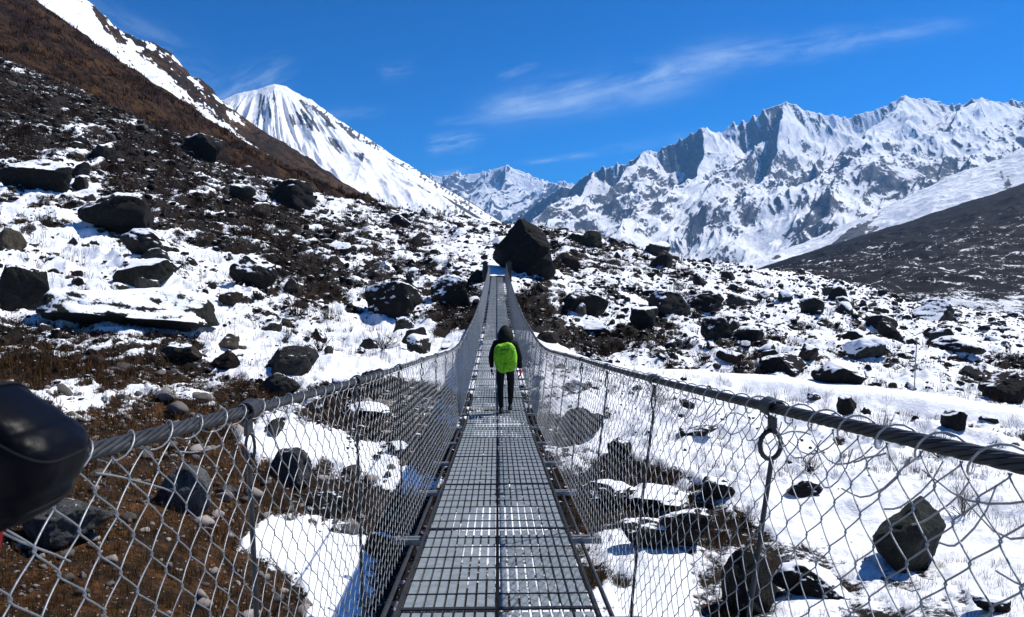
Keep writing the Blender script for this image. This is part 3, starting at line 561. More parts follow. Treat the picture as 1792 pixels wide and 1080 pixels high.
# every one is named by the landmark it lies nearest to
hpx = np.array(hpx); buck = {}
for o, x, y, s_, col, sn in auto:
    dd = (hpx[:, 0]-x)**2+(hpx[:, 1]-y)**2; j = int(np.argmin(dd)); dx, dy = x-hpx[j, 0], y-hpx[j, 1]; an = math.degrees(math.atan2(-dy, dx)) % 360
    dr = ['right of', 'above right of', 'above', 'above left of', 'left of', 'below left of', 'below', 'below right of'][int((an+22.5)//45) % 8]
    buck.setdefault((j, dr), []).append((float(dd[j]), o, s_, col, sn))
for (j, dr), L_ in buck.items():
    L_.sort(key=lambda e: e[0])
    for k, (_, o, s_, col, sn) in enumerate(L_):
        c = 'tan' if col == TN else 'grey' if col == GY else 'brown' if col == BR else 'greenish' if col == GR_ else 'dark'
        o_ = ['nearest', 'second nearest', 'third nearest', 'fourth nearest', 'fifth nearest', 'sixth nearest', 'seventh nearest', 'eighth nearest', 'ninth nearest', 'tenth nearest', 'eleventh nearest', 'twelfth nearest'][min(k, 11)]
        tag(o, f'{c}{" snow-capped" if sn > .8 else ""} rock, {o_ if len(L_) > 1 else "the one"} {dr} the {hph[j]}', 'boulder', 'boulders strewn over the snowy slopes')
# uncountable small stones
def scatter_rocks(name, n, dlo, dhi, s_lo, s_hi, want, seed, m, sub=1, sink=.3):
    r = np.random.default_rng(seed); d = np.exp(r.uniform(math.log(dlo), math.log(dhi), n*5)); t = r.uniform(-.8, .85, n*5); x = t*d
    z = ground_z(x, d); px, py = proj(np.stack([x, d, z], -1)); cvv = cover(x, d)
    clump = fbm(x/7+40, d/9, 3)
    ok = want(x, d, px, py, cvv, clump, r) & ~((np.abs(x) < 1.3) & (d > 62) & (d < 84)) & (seg_dist(x, d, bp) > 1.7)
    idx = np.nonzero(ok)[0][:n]; x, d, z = x[idx], d[idx], z[idx]; k = len(idx)
    s = (s_lo*(1-r.random(k))**(-1/2.0)).clip(s_lo, s_hi)*d/F
    base = [rock_verts(900+seed*10+j, sub, cuts=7, rough=.07) for j in range(8)]; T = ICO[sub][1]; nb = len(base[0])
    b = np.stack([base[j] for j in r.integers(0, 8, k)]); b[..., 2] -= sink
    a = r.uniform(0, 6.28, k); ca, sa = np.cos(a)[:, None], np.sin(a)[:, None]; sx_, sy_, sz_ = s[:, None]*r.uniform(.8, 1.3, (k, 1)), s[:, None]*r.uniform(.6, 1, (k, 1)), s[:, None]*r.uniform(.45, .85, (k, 1))
    bx, by = b[..., 0]*sx_, b[..., 1]*sy_
    V = np.stack([x[:, None]+bx*ca-by*sa, d[:, None]+bx*sa+by*ca, z[:, None]+b[..., 2]*sz_], -1)
    Q = (T[None]+(np.arange(k)*nb)[:, None, None]).reshape(-1, 3)
    tone = np.repeat(r.random(k), nb)
    me = mesh_np(name, V, Q, {'tone': tone}); return tag(link(name, me, None, m, True), kind='stuff')
def stone_mat(n):
    v = n.vec(); t = n.attr('tone'); c = n.mix(n.ss(t, .0, 1), (.007, .0065, .007), (.028, .024, .020)); c = n.mix(n.ss(t, .80, .92), c, (.13, .11, .09))
    c = n.mix(n.ss(n.noise(6, 4, .7, v), .35, .65), c, n.mix(.5, c, (.02, .015, .012)))
    s = n.ss(n.m('ADD', n.nz(), n.m('MULTIPLY', n.m('SUBTRACT', n.noise(2, 5, .7, v), .5), 1.3)), .93, 1.0)
    return {'Base Color': n.mix(s, c, SNOW), 'Roughness': .9}
M_stone = mat('dark_stones', build=stone_mat, spec=.15)
def pebble_mat(n):
    t = n.attr('tone'); return {'Base Color': n.mix(n.ss(t, .15, .95), n.mix(n.noise(9, 3, .6, n.vec()), (.045, .038, .032), (.09, .08, .07)), (.33, .29, .26)), 'Roughness': .9}
M_pebble = mat('pale_pebbles', build=pebble_mat, spec=.15)
scatter_rocks('scattered_stones', 34000, 20, 190, 2.4, 15, lambda x, y, px, py, c, k, r: (r.random(len(x)) < (.07+1.9*k.clip(0, 1)+.75*(c < .58)+.3*((px > 600) & (py < 560))+.22*((px > 900) & (py < 650)))*(1-.9*((px > 560) & (px < 830) & (py > 570) & (py < 680)))) & ~((px > 1000) & (py > 690) & (r.random(len(x)) < .8)) & ~((px < 600) & (py > 600) & (r.random(len(x)) < .7)), 1, M_stone, 2)
scatter_rocks('pebbles', 6500, 7.5, 30, 3.0, 34, lambda x, y, px, py, c, k, r: (px < 760) & (py > 610) & (c < .62) & (py > 640-(px-300)*.1) & (k > -.3+.3*r.random(len(x))), 2, M_pebble, 2, sink=.30)

# ------------------------------------------------------------------ dry scrub
def twig_strips(cx, cy, cz, h, n_each, r, spread=.55, wid=.012):
    """thin tapering two-sided stems fanning up from each clump"""
    k = len(cx); m_ = k*n_each; X = np.repeat(cx, n_each); Y = np.repeat(cy, n_each); Z = np.repeat(cz, n_each); H = np.repeat(h, n_each)
    a = r.uniform(0, 6.28, m_); rad = np.sqrt(r.random(m_))*spread*H; ln = H*r.uniform(.45, 1.1, m_); lean = r.uniform(.1, .85, m_)
    bx, by = X+np.cos(a)*rad*.45, Y+np.sin(a)*rad*.45; a2 = a+r.normal(0, .5, m_)
    mx, my = bx+np.cos(a2)*ln*lean*.3, by+np.sin(a2)*ln*lean*.3; tx, ty = bx+np.cos(a2)*ln*lean*.8, by+np.sin(a2)*ln*lean*.8
    zz0 = Z-.03; mz, tz = Z+ln*.55, Z+ln*(1-.35*lean); w_ = wid*H/np.maximum(.2, 1)*r.uniform(.6, 1.4, m_); pa = r.uniform(0, 6.28, m_); wx, wy = np.cos(pa)*w_, np.sin(pa)*w_
    V = np.stack([np.stack([bx-wx, by-wy, zz0], -1), np.stack([bx+wx, by+wy, zz0], -1), np.stack([mx+wx*.7, my+wy*.7, mz], -1), np.stack([mx-wx*.7, my-wy*.7, mz], -1), np.stack([tx+wx*.25, ty+wy*.25, tz], -1), np.stack([tx-wx*.25, ty-wy*.25, tz], -1)], 1)
    Q = np.array([[0, 1, 2, 3], [3, 2, 4, 5]])[None]+(np.arange(m_)*6)[:, None, None]
    return V.reshape(-1, 3), Q.reshape(-1, 4), np.repeat(r.random(m_), 6)
def scrub_mat(ca, cb): return lambda n: {'Base Color': n.mix(n.attr('tone'), ca, cb), 'Roughness': .95}
M_scrub = mat('dry_scrub', build=scrub_mat((.014, .008, .006), (.05, .028, .016)), spec=.05)
M_hscrub = mat('hillside_heath', build=scrub_mat((.020, .010, .006), (.085, .040, .016)), spec=.05); M_turf = mat('brown_grass', build=scrub_mat((.022, .011, .005), (.14, .075, .028)), spec=.05)
def scatter_scrub(name, n, dlo, dhi, want, hpx_, each, seed, m, **kw):
    r = np.random.default_rng(seed); d = np.exp(r.uniform(math.log(dlo), math.log(dhi), n*6)); x = r.uniform(-.8, .85, n*6)*d; z = ground_z(x, d); px, py = proj(np.stack([x, d, z], -1)); c = cover(x, d); k = fbm(x/7-20, d/7, 3)
    ok = want(px, py, c, k, r) & (seg_dist(x, d, bp) > 1.5) & ~((np.abs(x) < 1.3) & (d > 60) & (d < 84)); i = np.nonzero(ok)[0][:n]
    h = (r.uniform(*hpx_, len(i))*d[i]/F).clip(.08, 1.6); V, Q, t = twig_strips(x[i], d[i], z[i], h, each, r, **kw)
    return tag(link(name, mesh_np(name, V, Q, {'tone': t}), None, m, False), kind='stuff')
scatter_scrub('dry_scrub', 3600, 20, 175, lambda px, py, c, k, r: (c < .52+.25*(r.random(len(px)) < .12)) & (k > -.12) & ~((px < 420) & (py > 660)), (9, 20), 24, 5, M_scrub, wid=.018, spread=.8)
scatter_scrub('brown_grass', 5200, 7.5, 27, lambda px, py, c, k, r: (((px < 640) & (py > 600)) | ((py > 800) & (px > 950) & (px < 1320))) & (c < .52), (9, 26), 16, 6, M_turf, wid=.016, spread=1.3)
scatter_scrub('grass_tufts', 2600, 9, 60, lambda px, py, c, k, r: (c > .5) & (k > -.1) & ((px > 950) | (py < 700)), (8, 24), 10, 8, M_scrub, wid=.012, spread=.9)
hv = np.empty(len(bpy.data.objects['brown_hillside'].data.vertices)*3, np.float32); bpy.data.objects['brown_hillside'].data.vertices.foreach_get('co', hv); hv = hv.reshape(-1, 3)
rr_ = np.random.default_rng(31); hx, hy = proj(hv); sel = np.nonzero((hx > -30) & (hx < 740) & (hy > -30) & (hy < 400) & (fbm(hv[:, 0]/11, hv[:, 1]/26, 4, .6) > -.02+.25*rr_.random(len(hv))))[0]; sel = rr_.choice(sel, 4200, replace=False); hv = hv[sel].astype(float)
V_, Q_, t_ = twig_strips(hv[:, 0], hv[:, 1], hv[:, 2], rr_.uniform(.5, 1.9, len(hv)), 9, rr_, spread=1.2, wid=.06); tag(link('hillside_scrub', mesh_np('hillside_scrub', V_, Q_, {'tone': t_}), None, M_hscrub, False), kind='stuff')
# bare bushes one can count
r_ = np.random.default_rng(21)
def shrub_mesh(seed):
    r = np.random.default_rng(seed); mb = MB()
    for _ in range(34):
        a = r.uniform(0, 6.28); e = r.uniform(.25, 1.0); L_ = r.uniform(.5, 1.0); d0 = np.array([math.cos(a)*(1-e*.75), math.sin(a)*(1-e*.75), e]); d0 /= np.linalg.norm(d0); p = np.array([math.cos(a)*.05, math.sin(a)*.05, -.05]); pts = [p.copy()]
        for s in range(5): d0 = d0+r.normal(0, .17, 3)+np.array([0, 0, .05]); d0 /= np.linalg.norm(d0); p = p+d0*L_/5; pts.append(p.copy())
        pts = np.array(pts); mb.tube(pts, np.linspace(.013, .004, 6), 3)
        for b in range(3):
            j = r.integers(2, 5); q = pts[j]; dd = d0+r.normal(0, .6, 3); dd /= np.linalg.norm(dd); l2 = L_*r.uniform(.2, .4); mb.tube(np.array([q, q+dd*l2*.5, q+dd*l2+[0, 0, .02]]), np.array([.007, .005, .003]), 3)
    V = np.concatenate(mb.V); me = mesh_np('shrub', V, np.concatenate(mb.Q), {'tone': np.random.default_rng(seed).random(len(V))}); me.materials.append(M_scrub); return me
sm_ = [shrub_mesh(k) for k in (1, 2, 3)]
for k, (px, py, wd, ht, lab) in enumerate([(1541, 770, 84, 60, 'bare twiggy bush right of the lone cube-like rock'), (1650, 800, 80, 60, 'bare bush below left of the upright black rock'), (1610, 905, 60, 46, 'thin bare bush right above the big grey-green boulder'),
        (560, 615, 60, 48, 'bare bush on snow left of the square snow-topped block'), (520, 555, 66, 50, 'dark bare bush casting a blue shadow on mid-left snow'), (670, 612, 60, 40, 'dark low bush half sunk in the snow bank by left rail'),
        (1310, 930, 60, 60, 'bare bush between rocks left of the near right hanger'), (1690, 905, 60, 80, 'tall thin dry stems right of the big grey-green boulder'), (1150, 700, 50, 40, 'small dry bush on the snow above the right handrail'),
        (1290, 648, 66, 44, 'reddish dry bush at the upper edge of the snowy terrace'), (1230, 640, 60, 40, 'pale dry bush left of the reddish one on the terrace'), (440, 415, 78, 56, 'large rounded thorny bush on the dark rubble slope'),
        (300, 268, 60, 44, 'shaggy bush on the brown hill foot left of the black boulder'), (1420, 830, 60, 44, 'little dark bush on snow under the right cable'), (575, 560, 46, 34, 'small bush upslope of the bare left one')]):
    p = hit(px, py); o = bpy.data.objects.new('shrub', sm_[k % 3]); C.objects.link(o); o.location = (p[0], p[1]+.1, float(ground_z(p[0], p[1]+.1))); o.scale = (wd*p[1]/F*.62, wd*p[1]/F*.62, ht*p[1]/F*1.1); o.rotation_euler[2] = k*1.3; tag(o, lab, 'bush', 'bare bushes in the snow')

# ------------------------------------------------------------------ metal
def galv(col, rough, metal, dirt=.3):
    def f(n):
        v = n.vec(); a_ = n.noise(16, 5, .7, v); b_ = n.noise(90, 3, .6, v)
        c = n.mix(n.ss(a_, .35, .7), col, tuple(x*(1-dirt) for x in col)); c = n.mix(n.m('MULTIPLY', n.new('ShaderNodeObjectInfo').outputs['Random'], .3), c, tuple(x*.55 for x in col)); c = n.mix(n.m('MULTIPLY', n.ss(n.noise(4, 6, .75, v), .58, .68), .35), c, (.09, .055, .03)); return {'Base Color': c, 'Roughness': n.m('MULTIPLY_ADD', b_, .25, rough), 'Normal': n.bump(b_, .15, .004)}
    return mat('galvanized_steel', metal=metal, build=f, spec=.5)
M_deck = galv((.25, .285, .30), .5, .15, .35); M_wire = galv((.32, .33, .335), .32, .45, .3); M_cable = galv((.042, .044, .046), .4, .45, .6); M_beam = galv((.25, .26, .27), .4, .5, .4)
M_darksteel = mat('dark_steel', (.02, .022, .025), .6, .3)
M_concrete = mat('stone_masonry', build=lambda n: {'Base Color': n.mix(n.ss(n.noise(3, 6, .7, n.vec()), .3, .7), (.018, .019, .02), (.05, .05, .048)), 'Roughness': .9, 'Normal': n.bump(n.noise(6, 5, .7, n.vec()), .6, .1)})
M_snowcap = mat('snow', build=lambda n: {'Base Color': (*SNOW, 1), 'Roughness': .85, 'Normal': n.bump(n.noise(3, 5, .6, n.vec()), .4, .1)}, spec=.15)

# ------------------------------------------------------------------ bridge
mp = [(3.9, 1075), (5.6, 926), (7.3, 848), (9, 799), (13.7, 729), (24.5, 620), (32.7, 573), (46, 529), (70, 484)]
yy = np.array([P(870, b, a)[1] for a, b in mp]); zz = np.array([P(870, b, a)[2] for a, b in mp])
wt = 1/yy; Y0, Y1 = -4.6, 70.0
ty = np.linspace(-12, 90, 2041); tz = np.interp(ty, [-12, 0, *yy[:-1], 58, yy[-1], 90], [-.30, -1.49, *zz[:-1], -1.80, zz[-1], zz[-1]+1.7])
for wdt in (2.2, 5.0): kk_ = int(wdt/.05)|1; tz = np.convolve(np.pad(tz, kk_//2, mode='edge'), np.ones(kk_)/kk_, 'valid')
deck_z = lambda y: np.interp(y, ty, tz)
bridge = tag(empty('suspension_bridge', (0, 70, float(deck_z(70)))), 'long steel suspension footbridge with grated walkway and chain-link sides crossing the snowy gully', 'footbridge')
def part(name, mb, m, smooth=False, parent=None):
    o = mb.build(name, m, None, smooth); o.parent = parent or bridge; o.matrix_parent_inverse = (parent or bridge).matrix_world.inverted() if parent is None else Matrix(); return o
bpy.context.view_layer.update()
PINV = Matrix.Translation(-Vector(bridge.location))
def tobridge(o): o.parent = bridge; o.matrix_parent_inverse = PINV; return o
SP = 1.7; NP = 44; HWD = .54
XL, XR, RH = -.78, .875, 1.30
# walkway panel (origin at its near edge, centre of the bridge side)
pm = MB()
for k in range(9): pm.box((.034+k*.0593, SP/2, -.004), (.0445, SP-.03, .008)); 
for k in range(9):
    for s in (-1, 1): pm.box((.034+k*.0593+s*.0205, SP/2, -.022), (.003, SP-.04, .028))
pmesh = mesh_np('walkway_panel', np.concatenate(pm.V), np.concatenate(pm.Q)); pmesh.materials.append(M_deck)
rm = MB()
for k in range(7): rm.box((.273, .012+k*SP/7+(.012 if k == 0 else 0), .0015), (.54, .013 if k else .034, .007))
rmesh = mesh_np('cross_rod', np.concatenate(rm.V), np.concatenate(rm.Q)); rmesh.materials.append(M_darksteel)
bm_ = MB()
for s in (0, .07): bm_.box((0, s, -.075), (1.66, .045, .006)); bm_.box((0, s-.021, -.095), (1.66, .005, .035))
for s in (-1, 1): bm_.box((s*.80, .035, -.078), (.03, .11, .02))
bmesh_ = mesh_np('crossbeam', np.concatenate(bm_.V), np.concatenate(bm_.Q)); bmesh_.materials.append(M_beam)
def hanger_mesh(side, big=False):
    mb = MB(); xt = XR if side > 0 else XL; xb = .76*side
    mb.tube(np.array([[xb, 0, -.08], [xb, 0, .0], [xb+(xt-xb)*.5, .004, RH*.5], [xt, 0, RH-.17]]), np.array([.0085]*4), 8)
    an = np.linspace(0, 2*math.pi, 17); ring = np.stack([xt-side*.004+np.sin(an)*(.036 if big else .012), np.sin(an)*.006, RH-.118+np.cos(an)*(.046 if big else .045)], -1); mb.add(*tubes([ring], .008 if big else .005, 8, ref=(0, 1, 0)))
    # saddle strap over the cable
    an = np.linspace(-2.2, 2.2, 11)
    V = []
    for yb in (-.036, .036):
        for rad in (.026, .032): V.append(np.stack([xt+np.sin(an)*rad, np.full(11, yb), RH+np.cos(an)*rad+.0], -1))
    V = np.array(V); q = []
    idx = lambda r_i, c_i: r_i*11+c_i
    for c_i in range(10): q += [[idx(1, c_i), idx(1, c_i+1), idx(3, c_i+1), idx(3, c_i)], [idx(2, c_i), idx(2, c_i+1), idx(0, c_i+1), idx(0, c_i)], [idx(0, c_i), idx(0, c_i+1), idx(1, c_i+1), idx(1, c_i)], [idx(3, c_i), idx(3, c_i+1), idx(2, c_i+1), idx(2, c_i)]]
    mb.add(V.reshape(-1, 3), q); mb.box((xt, 0, RH-.052), (.012, .05, .05))
    me = mesh_np('hanger', np.concatenate(mb.V), np.concatenate(mb.Q)); me.materials.append(M_cable); return me
hm = {-1: hanger_mesh(-1), 1: hanger_mesh(1)}; hbig = hanger_mesh(1, True)
def put(me, name, y, x=0, mirror=False, pitch=True, label=None):
    o = bpy.data.objects.new(name, me); C.objects.link(o); z = float(deck_z(y)); a = math.atan((float(deck_z(y+.6))-z)/.6) if pitch else 0
    o.location = (x, y, z); o.rotation_euler = (a, 0, 0)
    if mirror: o.scale = (-1, 1, 1)
    return tobridge(o)
for k in range(NP):
    y = 3.9-SP*4+k*SP-.0
    if y > Y1-.5: break
    for s in (-1, 1):
        o = put(pmesh, 'walkway_panel', y+.01+random.uniform(-.004, .004), s*.004, s < 0); o.location.z += random.uniform(-.002, .004); o.rotation_euler.y = random.uniform(-.005, .005); c = bpy.data.objects.new('cross_rod', rmesh); C.objects.link(c); c.parent = o
    put(bmesh_, 'crossbeam', y)
    for s in (-1, 1): put(hbig if s > 0 and abs(y-2.2) < .5 else hm[s], 'hanger', y+.03, 0, pitch=False)
ys = np.arange(-3.2, Y1+.31, .3)
def along(x, dz, r=.016, sides=6, y0=-3.2, y1=None):
    q = np.arange(y0, (y1 or Y1)+.31, .3); return tubes([np.stack([np.full(len(q), x), q, deck_z(q)+dz], -1)], r, sides, ref=(0, 0, 1))
e = MB()
for s in (-1, 1):
    q = ys; V = np.stack([np.stack([np.full(len(q), s*(.555+a_)), q, deck_z(q)+b_], -1) for a_, b_ in ((0, .006), (.018, .006), (.018, -.04), (0, -.04))], 1).reshape(-1, 3)
    e.add(V, gridq(len(q), 4, True))
e.add(*along(0, -.05, .012, 4)); part('edge_rail_and_gap_strip', e, M_cable)  # centre bar is added, standing in for the dark shade in the middle gap
cb = MB()
for x in (-.68, -.46, .46, .68): cb.add(*along(x, -.12))
part('load_cable', cb, M_cable, True)
# handrail cables: seven twisted strands near, plain far
def handrail(x, side):
    mb = MB(); q = np.arange(-3.2, 14, .012); z = deck_z(q)+RH
    pts = []
    for k in range(7):
        a_ = q*2*math.pi/.34*(1)+k*2*math.pi/7; pts.append(np.stack([x+np.cos(a_)*.0118, q, z+np.sin(a_)*.0118], -1))
    mb.add(*tubes(pts, .0062, 5, ref=(0, .01, 1))); mb.add(*tubes([np.stack([np.full(len(q), x), q, z], -1)[::8]], .012, 6, ref=(0, 0, 1)))
    mb.add(*along(x, RH, .019, 6, 13.95, 70.2))
    o = part('handrail_cable', mb, M_cable, True); return o
handrail(XL, -1); handrail(XR, 1)
def lacing(x, side):
    mb = MB(); q = np.arange(-3, 30, .0125); a_ = q*2*math.pi/.165+fbm(q/.5, q*0+side, 2)*1.4; rr = (.024 if side < 0 else .029)+.010*fbm(q/.12, q*0+5, 2)
    mb.add(*tubes([np.stack([x+np.cos(a_)*rr, q, deck_z(q)+RH-.004+np.sin(a_)*(rr+.004)], -1)], .0021 if side < 0 else .0026, 5, ref=(0, 1, .01)))
    r = np.random.default_rng(5+side)
    # slack selvage wires and twisted ends just under the cable
    for y0 in np.arange(-1, 16, .34 if side < 0 else .085):
        L_ = r.uniform(.14, .34); t = np.linspace(0, 1, 7); dz0 = -r.uniform(.03, .06); dz1 = -r.uniform(.05, .20)
        yy_ = y0+t*L_; mb.add(*tubes([np.stack([x+r.uniform(-.012, .012)+np.sin(t*9)*.004, yy_, deck_z(yy_)+RH+dz0+(dz1-dz0)*t-np.sin(t*math.pi)*r.uniform(-.03, .08)], -1)], .0022, 4, ref=(1, 0, .1)))
    part('lacing_wire', mb, M_wire, True)
lacing(XL, -1); lacing(XR, 1)
# chain-link netting: interlocked zigzag wires from cable to walkway
def netting(xt, xb, side):
    mb = MB(); Wc, Hc = .128, .112; rows = 22
    for (ya, yb, sub, sides, rad) in ((-1.4, 13.0, 6, 5, .0019), (13.0, 30.0, 1, 4, .0022), (30.0, 69.6, 1, 3, .0032)):
        c0 = np.arange(math.ceil(ya/(Wc/2)), math.floor(yb/(Wc/2)))*(Wc/2); par = (np.round(c0/(Wc/2)).astype(int) % 2)*2-1
        k = np.arange(0, rows*sub+1)/sub; kk = np.abs(((k+1) % 2)-1)            # triangle wave
        tri = 2*kk-1 if sub == 1 else np.clip((2*kk-1)*1.15, -1, 1)*.95+(2*kk-1)*.05
        yy_ = c0[:, None]+par[:, None]*tri[None]*(Wc/4*(1.12 if sub > 1 else 1.05)); v = (k/rows)[None]*np.ones_like(yy_)
        hgt = RH-.02-v*(RH+.02)
        hgt = hgt+.016*fbm(yy_/.6, v*3+side*7, 2)*np.sin(v*math.pi); y2 = yy_+.035*fbm(yy_/1.1+3, v*2.2+side, 2)*np.sin(v*math.pi)
        x = xt+(xb-xt)*v+side*.020*fbm(yy_/.9, v*1.8+9, 2)*np.sin(v*math.pi)+(.0022 if sub > 1 else .001)*np.sin(k*math.pi)[None]*par[:, None]
        ph = np.cos(k*math.pi)[None]*par[:, None]*.0016; x = x+ph*np.where(par[:, None] > 0, 1, -1)
        mb.add(*tubes(np.stack([x, y2, deck_z(y2)+hgt], -1), rad, sides, ref=(1, 0, .01)))
    o = part('chain_link_netting', mb, M_wire, True)
netting(XL, -.70, -1); netting(XR, .72, 1)
# far pylons of masonry with snow ledges, and the landing between them
for s in (-1, 1):
    zt = float(deck_z(70)); xo = s*1.16
    t = MB(); t.box((xo, 70.3, zt-.2), (.50, .9, 3.1)); t.box((xo, 70.3, zt+1.37), (.6, 1.0, .10)); t.box((xo+s*.05, 70.0, zt-3.6), (.78, 1.7, 3.4)); t.box((xo, 70.3, zt+1.47), (.3, .5, .10))
    o = part('pylon', t, M_concrete); o['label'] = 'dark masonry pylon carrying the handrail cable at the far end'
    t = MB(); t.box((xo+s*.05, 69.5, zt-1.86), (.74, .66, .09)); c = part('snow_ledge', t, M_snowcap)
t = MB(); t.box((0, 71.6, float(deck_z(70))-.42), (2.0, 3.0, .7)); part('landing_slab', t, M_concrete)
t = MB(); Vx, Vy = np.meshgrid(np.linspace(-.95, .95, 16), np.linspace(70.25, 73, 22)); Vz = float(deck_z(70))-.02+.12*fbm(Vx*1.2, Vy*1.2, 3)+.10; Vz = np.minimum(Vz, Vz); t.add(np.stack([Vx, Vy, Vz], -1), gridq(22, 16)); part('snow_cover', t, M_snowcap, True)

# ------------------------------------------------------------------ hiker
def skin(name, verts, edges, radii, m, root=0, sub=2, parent=None):
    me = bpy.data.meshes.new(name); me.from_pydata(verts, edges, []); o = bpy.data.objects.new(name, me); C.objects.link(o); me.materials.append(m)
    o.modifiers.new('skin', 'SKIN').use_smooth_shade = True
    sv = me.skin_vertices[0].data if me.skin_vertices else None
    if sv is None:
        bpy.context.view_layer.objects.active = o; sv = me.skin_vertices[0].data
    for i, r in enumerate(radii): sv[i].radius = (r, r) if not isinstance(r, tuple) else r
    sv[root].use_root = True
    s_ = o.modifiers.new('subd', 'SUBSURF'); s_.levels = sub; s_.render_levels = sub
    if parent: o.parent = parent
    return o
M_jacket = mat('black_fabric', (.006, .006, .007), .8, spec=.2); M_skin = mat('skin', (.45, .27, .19), .6); M_boot = mat('boot_leather', (.012, .011, .011), .6)
M_red = mat('red_knit', (.55, .02, .02), .8); 
M_green = mat('green_rain_cover', build=lambda n: {'Base Color': n.mix(n.ss(n.noise(5, 4, .6, n.obj()), .3, .7), (.17, .50, .004), (.28, .66, .008)), 'Roughness': .55, 'Normal': n.bump(n.noise(7, 4, .55, n.obj(), dist=1.2), 1.0, .09)})
HY = 13.75; HZ = float(deck_z(HY))+.006
hk = tag(empty('person', (.155, HY, HZ)), 'walker in black hooded jacket and trousers seen from behind, mid-bridge, red glove', 'person')
bv = [(0, 0, .92), (0, .0, 1.05), (0, .01, 1.22), (0, .02, 1.38), (0, .04, 1.47), (0, .06, 1.56),           # pelvis..neck..head
      (-.10, 0, .88), (-.10, .02, .48), (-.085, -.06, .10), (.10, 0, .88), (.115, .10, .50), (.10, .16, .13),  # legs
      (-.19, .01, 1.40), (-.285, .0, 1.14), (-.27, .06, .90), (.19, .01, 1.40), (.285, .0, 1.13), (.30, .08, .88)]
be = [(0, 1), (1, 2), (2, 3), (3, 4), (4, 5), (0, 6), (6, 7), (7, 8), (0, 9), (9, 10), (10, 11), (3, 12), (12, 13), (13, 14), (3, 15), (15, 16), (16, 17)]
br = [.165, .145, .16, .15, .065, .095, .10, .072, .052, .10, .072, .052, .085, .062, .045, .085, .062, .045]
skin('body', bv, be, br, M_jacket, 0, 2, hk)
def lathe_blob(name, c, sz, m, parent, seed=1, rough=.03, shape=None, sub=4):
    V = ICO[sub][0].copy()
    if shape: V = shape(V)
    V = V*(1+rough*fbm(V[:, 0]*2+seed, V[:, 1]*2, 4, .5, V[:, 2]*2)[:, None]); me = mesh_np(name, V*np.array(sz)+np.array(c), ICO[sub][1]); return link(name, me, parent, m)
def hood_shape(V):
    V = V.copy(); h = V[:, 2]; V[:, :2] *= (1.15-.35*h)[:, None]; V[:, 1] += .1*h; return V
lathe_blob('hood', (0, .03, 1.585), (.135, .145, .185), M_jacket, hk, 2, .06, hood_shape)
hd = lathe_blob('face', (0, .105, 1.585), (.075, .075, .10), M_skin, hk, 3, .01)
nm = MB(); nm.tube(np.array([[0, .175, 1.60], [0, .196, 1.575], [0, .178, 1.56]]), np.array([.008, .013, .01]), 6); nm.build('nose', M_skin, hk, True)
nm = MB()
for s in (-1, 1): nm.tube(np.array([[s*.028-.009, .172, 1.605], [s*.028, .176, 1.606], [s*.028+.009, .172, 1.605]]), .005, 5)
nm.build('eyes', M_darksteel, hk, True)
for s, (x, y, z) in ((-1, (-.085, -.03, .05)), (1, (.10, .20, .06))):
    lathe_blob('boot', (x, y, z), (.055, .14, .062), M_boot, hk, 5, .02, lambda V: V*np.where(V[:, 2:3] < 0, [1, 1, .9], [.85, .8, 1.2]))
def hand(name, wrist, dirv, side, m, scale=1.0, curl=.5, spread_ax=None, parent=None):
    """a gloved hand: palm, four fingers of unequal length with two bends, thumb from the side"""
    w_ = Vector(wrist); d_ = Vector(dirv).normalized(); ax = Vector(spread_ax or (0, 1, 0)); ax = (ax-d_*ax.dot(d_)).normalized(); nrm_ = d_.cross(ax)*side
    V = [tuple(w_), tuple(w_+d_*.045*scale)]; E_ = [(0, 1)]; Rr = [.025*scale, .030*scale]
    for k, (off, ln) in enumerate(((-.028, .062), (-.010, .072), (.010, .068), (.028, .052))):
        b_ = w_+d_*.085*scale+ax*off*scale; V.append(tuple(b_)); Rr.append(.0125*scale); i = len(V)-1; E_.append((1, i))
        d2 = (d_+nrm_*curl).normalized(); q = b_+d2*ln*.5*scale; V.append(tuple(q)); Rr.append(.0105*scale); E_.append((i, i+1))
        d3 = (d_*(1-curl)+nrm_*curl*1.6).normalized(); V.append(tuple(q+d3*ln*.5*scale)); Rr.append(.009*scale); E_.append((i+1, i+2))
    t0 = w_+d_*.03*scale-ax*.030*scale; V.append(tuple(t0)); Rr.append(.015*scale); i = len(V)-1; E_.append((1, i)); V.append(tuple(t0+(d_*.7-ax*.5+nrm_*.4).normalized()*.045*scale)); Rr.append(.0115*scale); E_.append((i, i+1))
    return skin(name, V, E_, Rr, m, 1, 2, parent)
hand('hand', (-.27, .07, .89), (.0, .12, -1), 1, M_jacket, 1.0, .5, (0, 1, 0), hk)
hand('hand', (.30, .085, .87), (.12, .1, -1), -1, M_red, 1.15, .5, (0, 1, 0), hk)
def bag_shape(V):
    V = np.sign(V)*np.abs(V)**.62; V[:, 0] *= 1-.18*(V[:, 2] < 0)*V[:, 2]**2; V[:, 0] *= 1-.12*(V[:, 2] > 0)*V[:, 2]**2
    V[:, 2] += .05*np.sin(V[:, 0]*5); return V
pk = tag(empty('backpack', (.155, HY-.14, HZ+1.02)), 'bright lime green rain-covered backpack worn by the walker', 'backpack')
pk_c = lathe_blob('rain_cover', (0, -.10, .125), (.228, .14, .292), M_green, pk, 7, .09, bag_shape, 5)
cr = MB()
for z_, w_ in ((.02, .19), (.30, .18)): cr.tube(np.array([[-w_, -.16, z_], [-w_*.5, -.225, z_-.01], [0, -.235, z_+.005], [w_*.5, -.225, z_-.01], [w_, -.16, z_]]), .008, 6)
cr.build('dark_crease', M_jacket, pk, True)  # dark lines laid on the cover in place of shaded creases
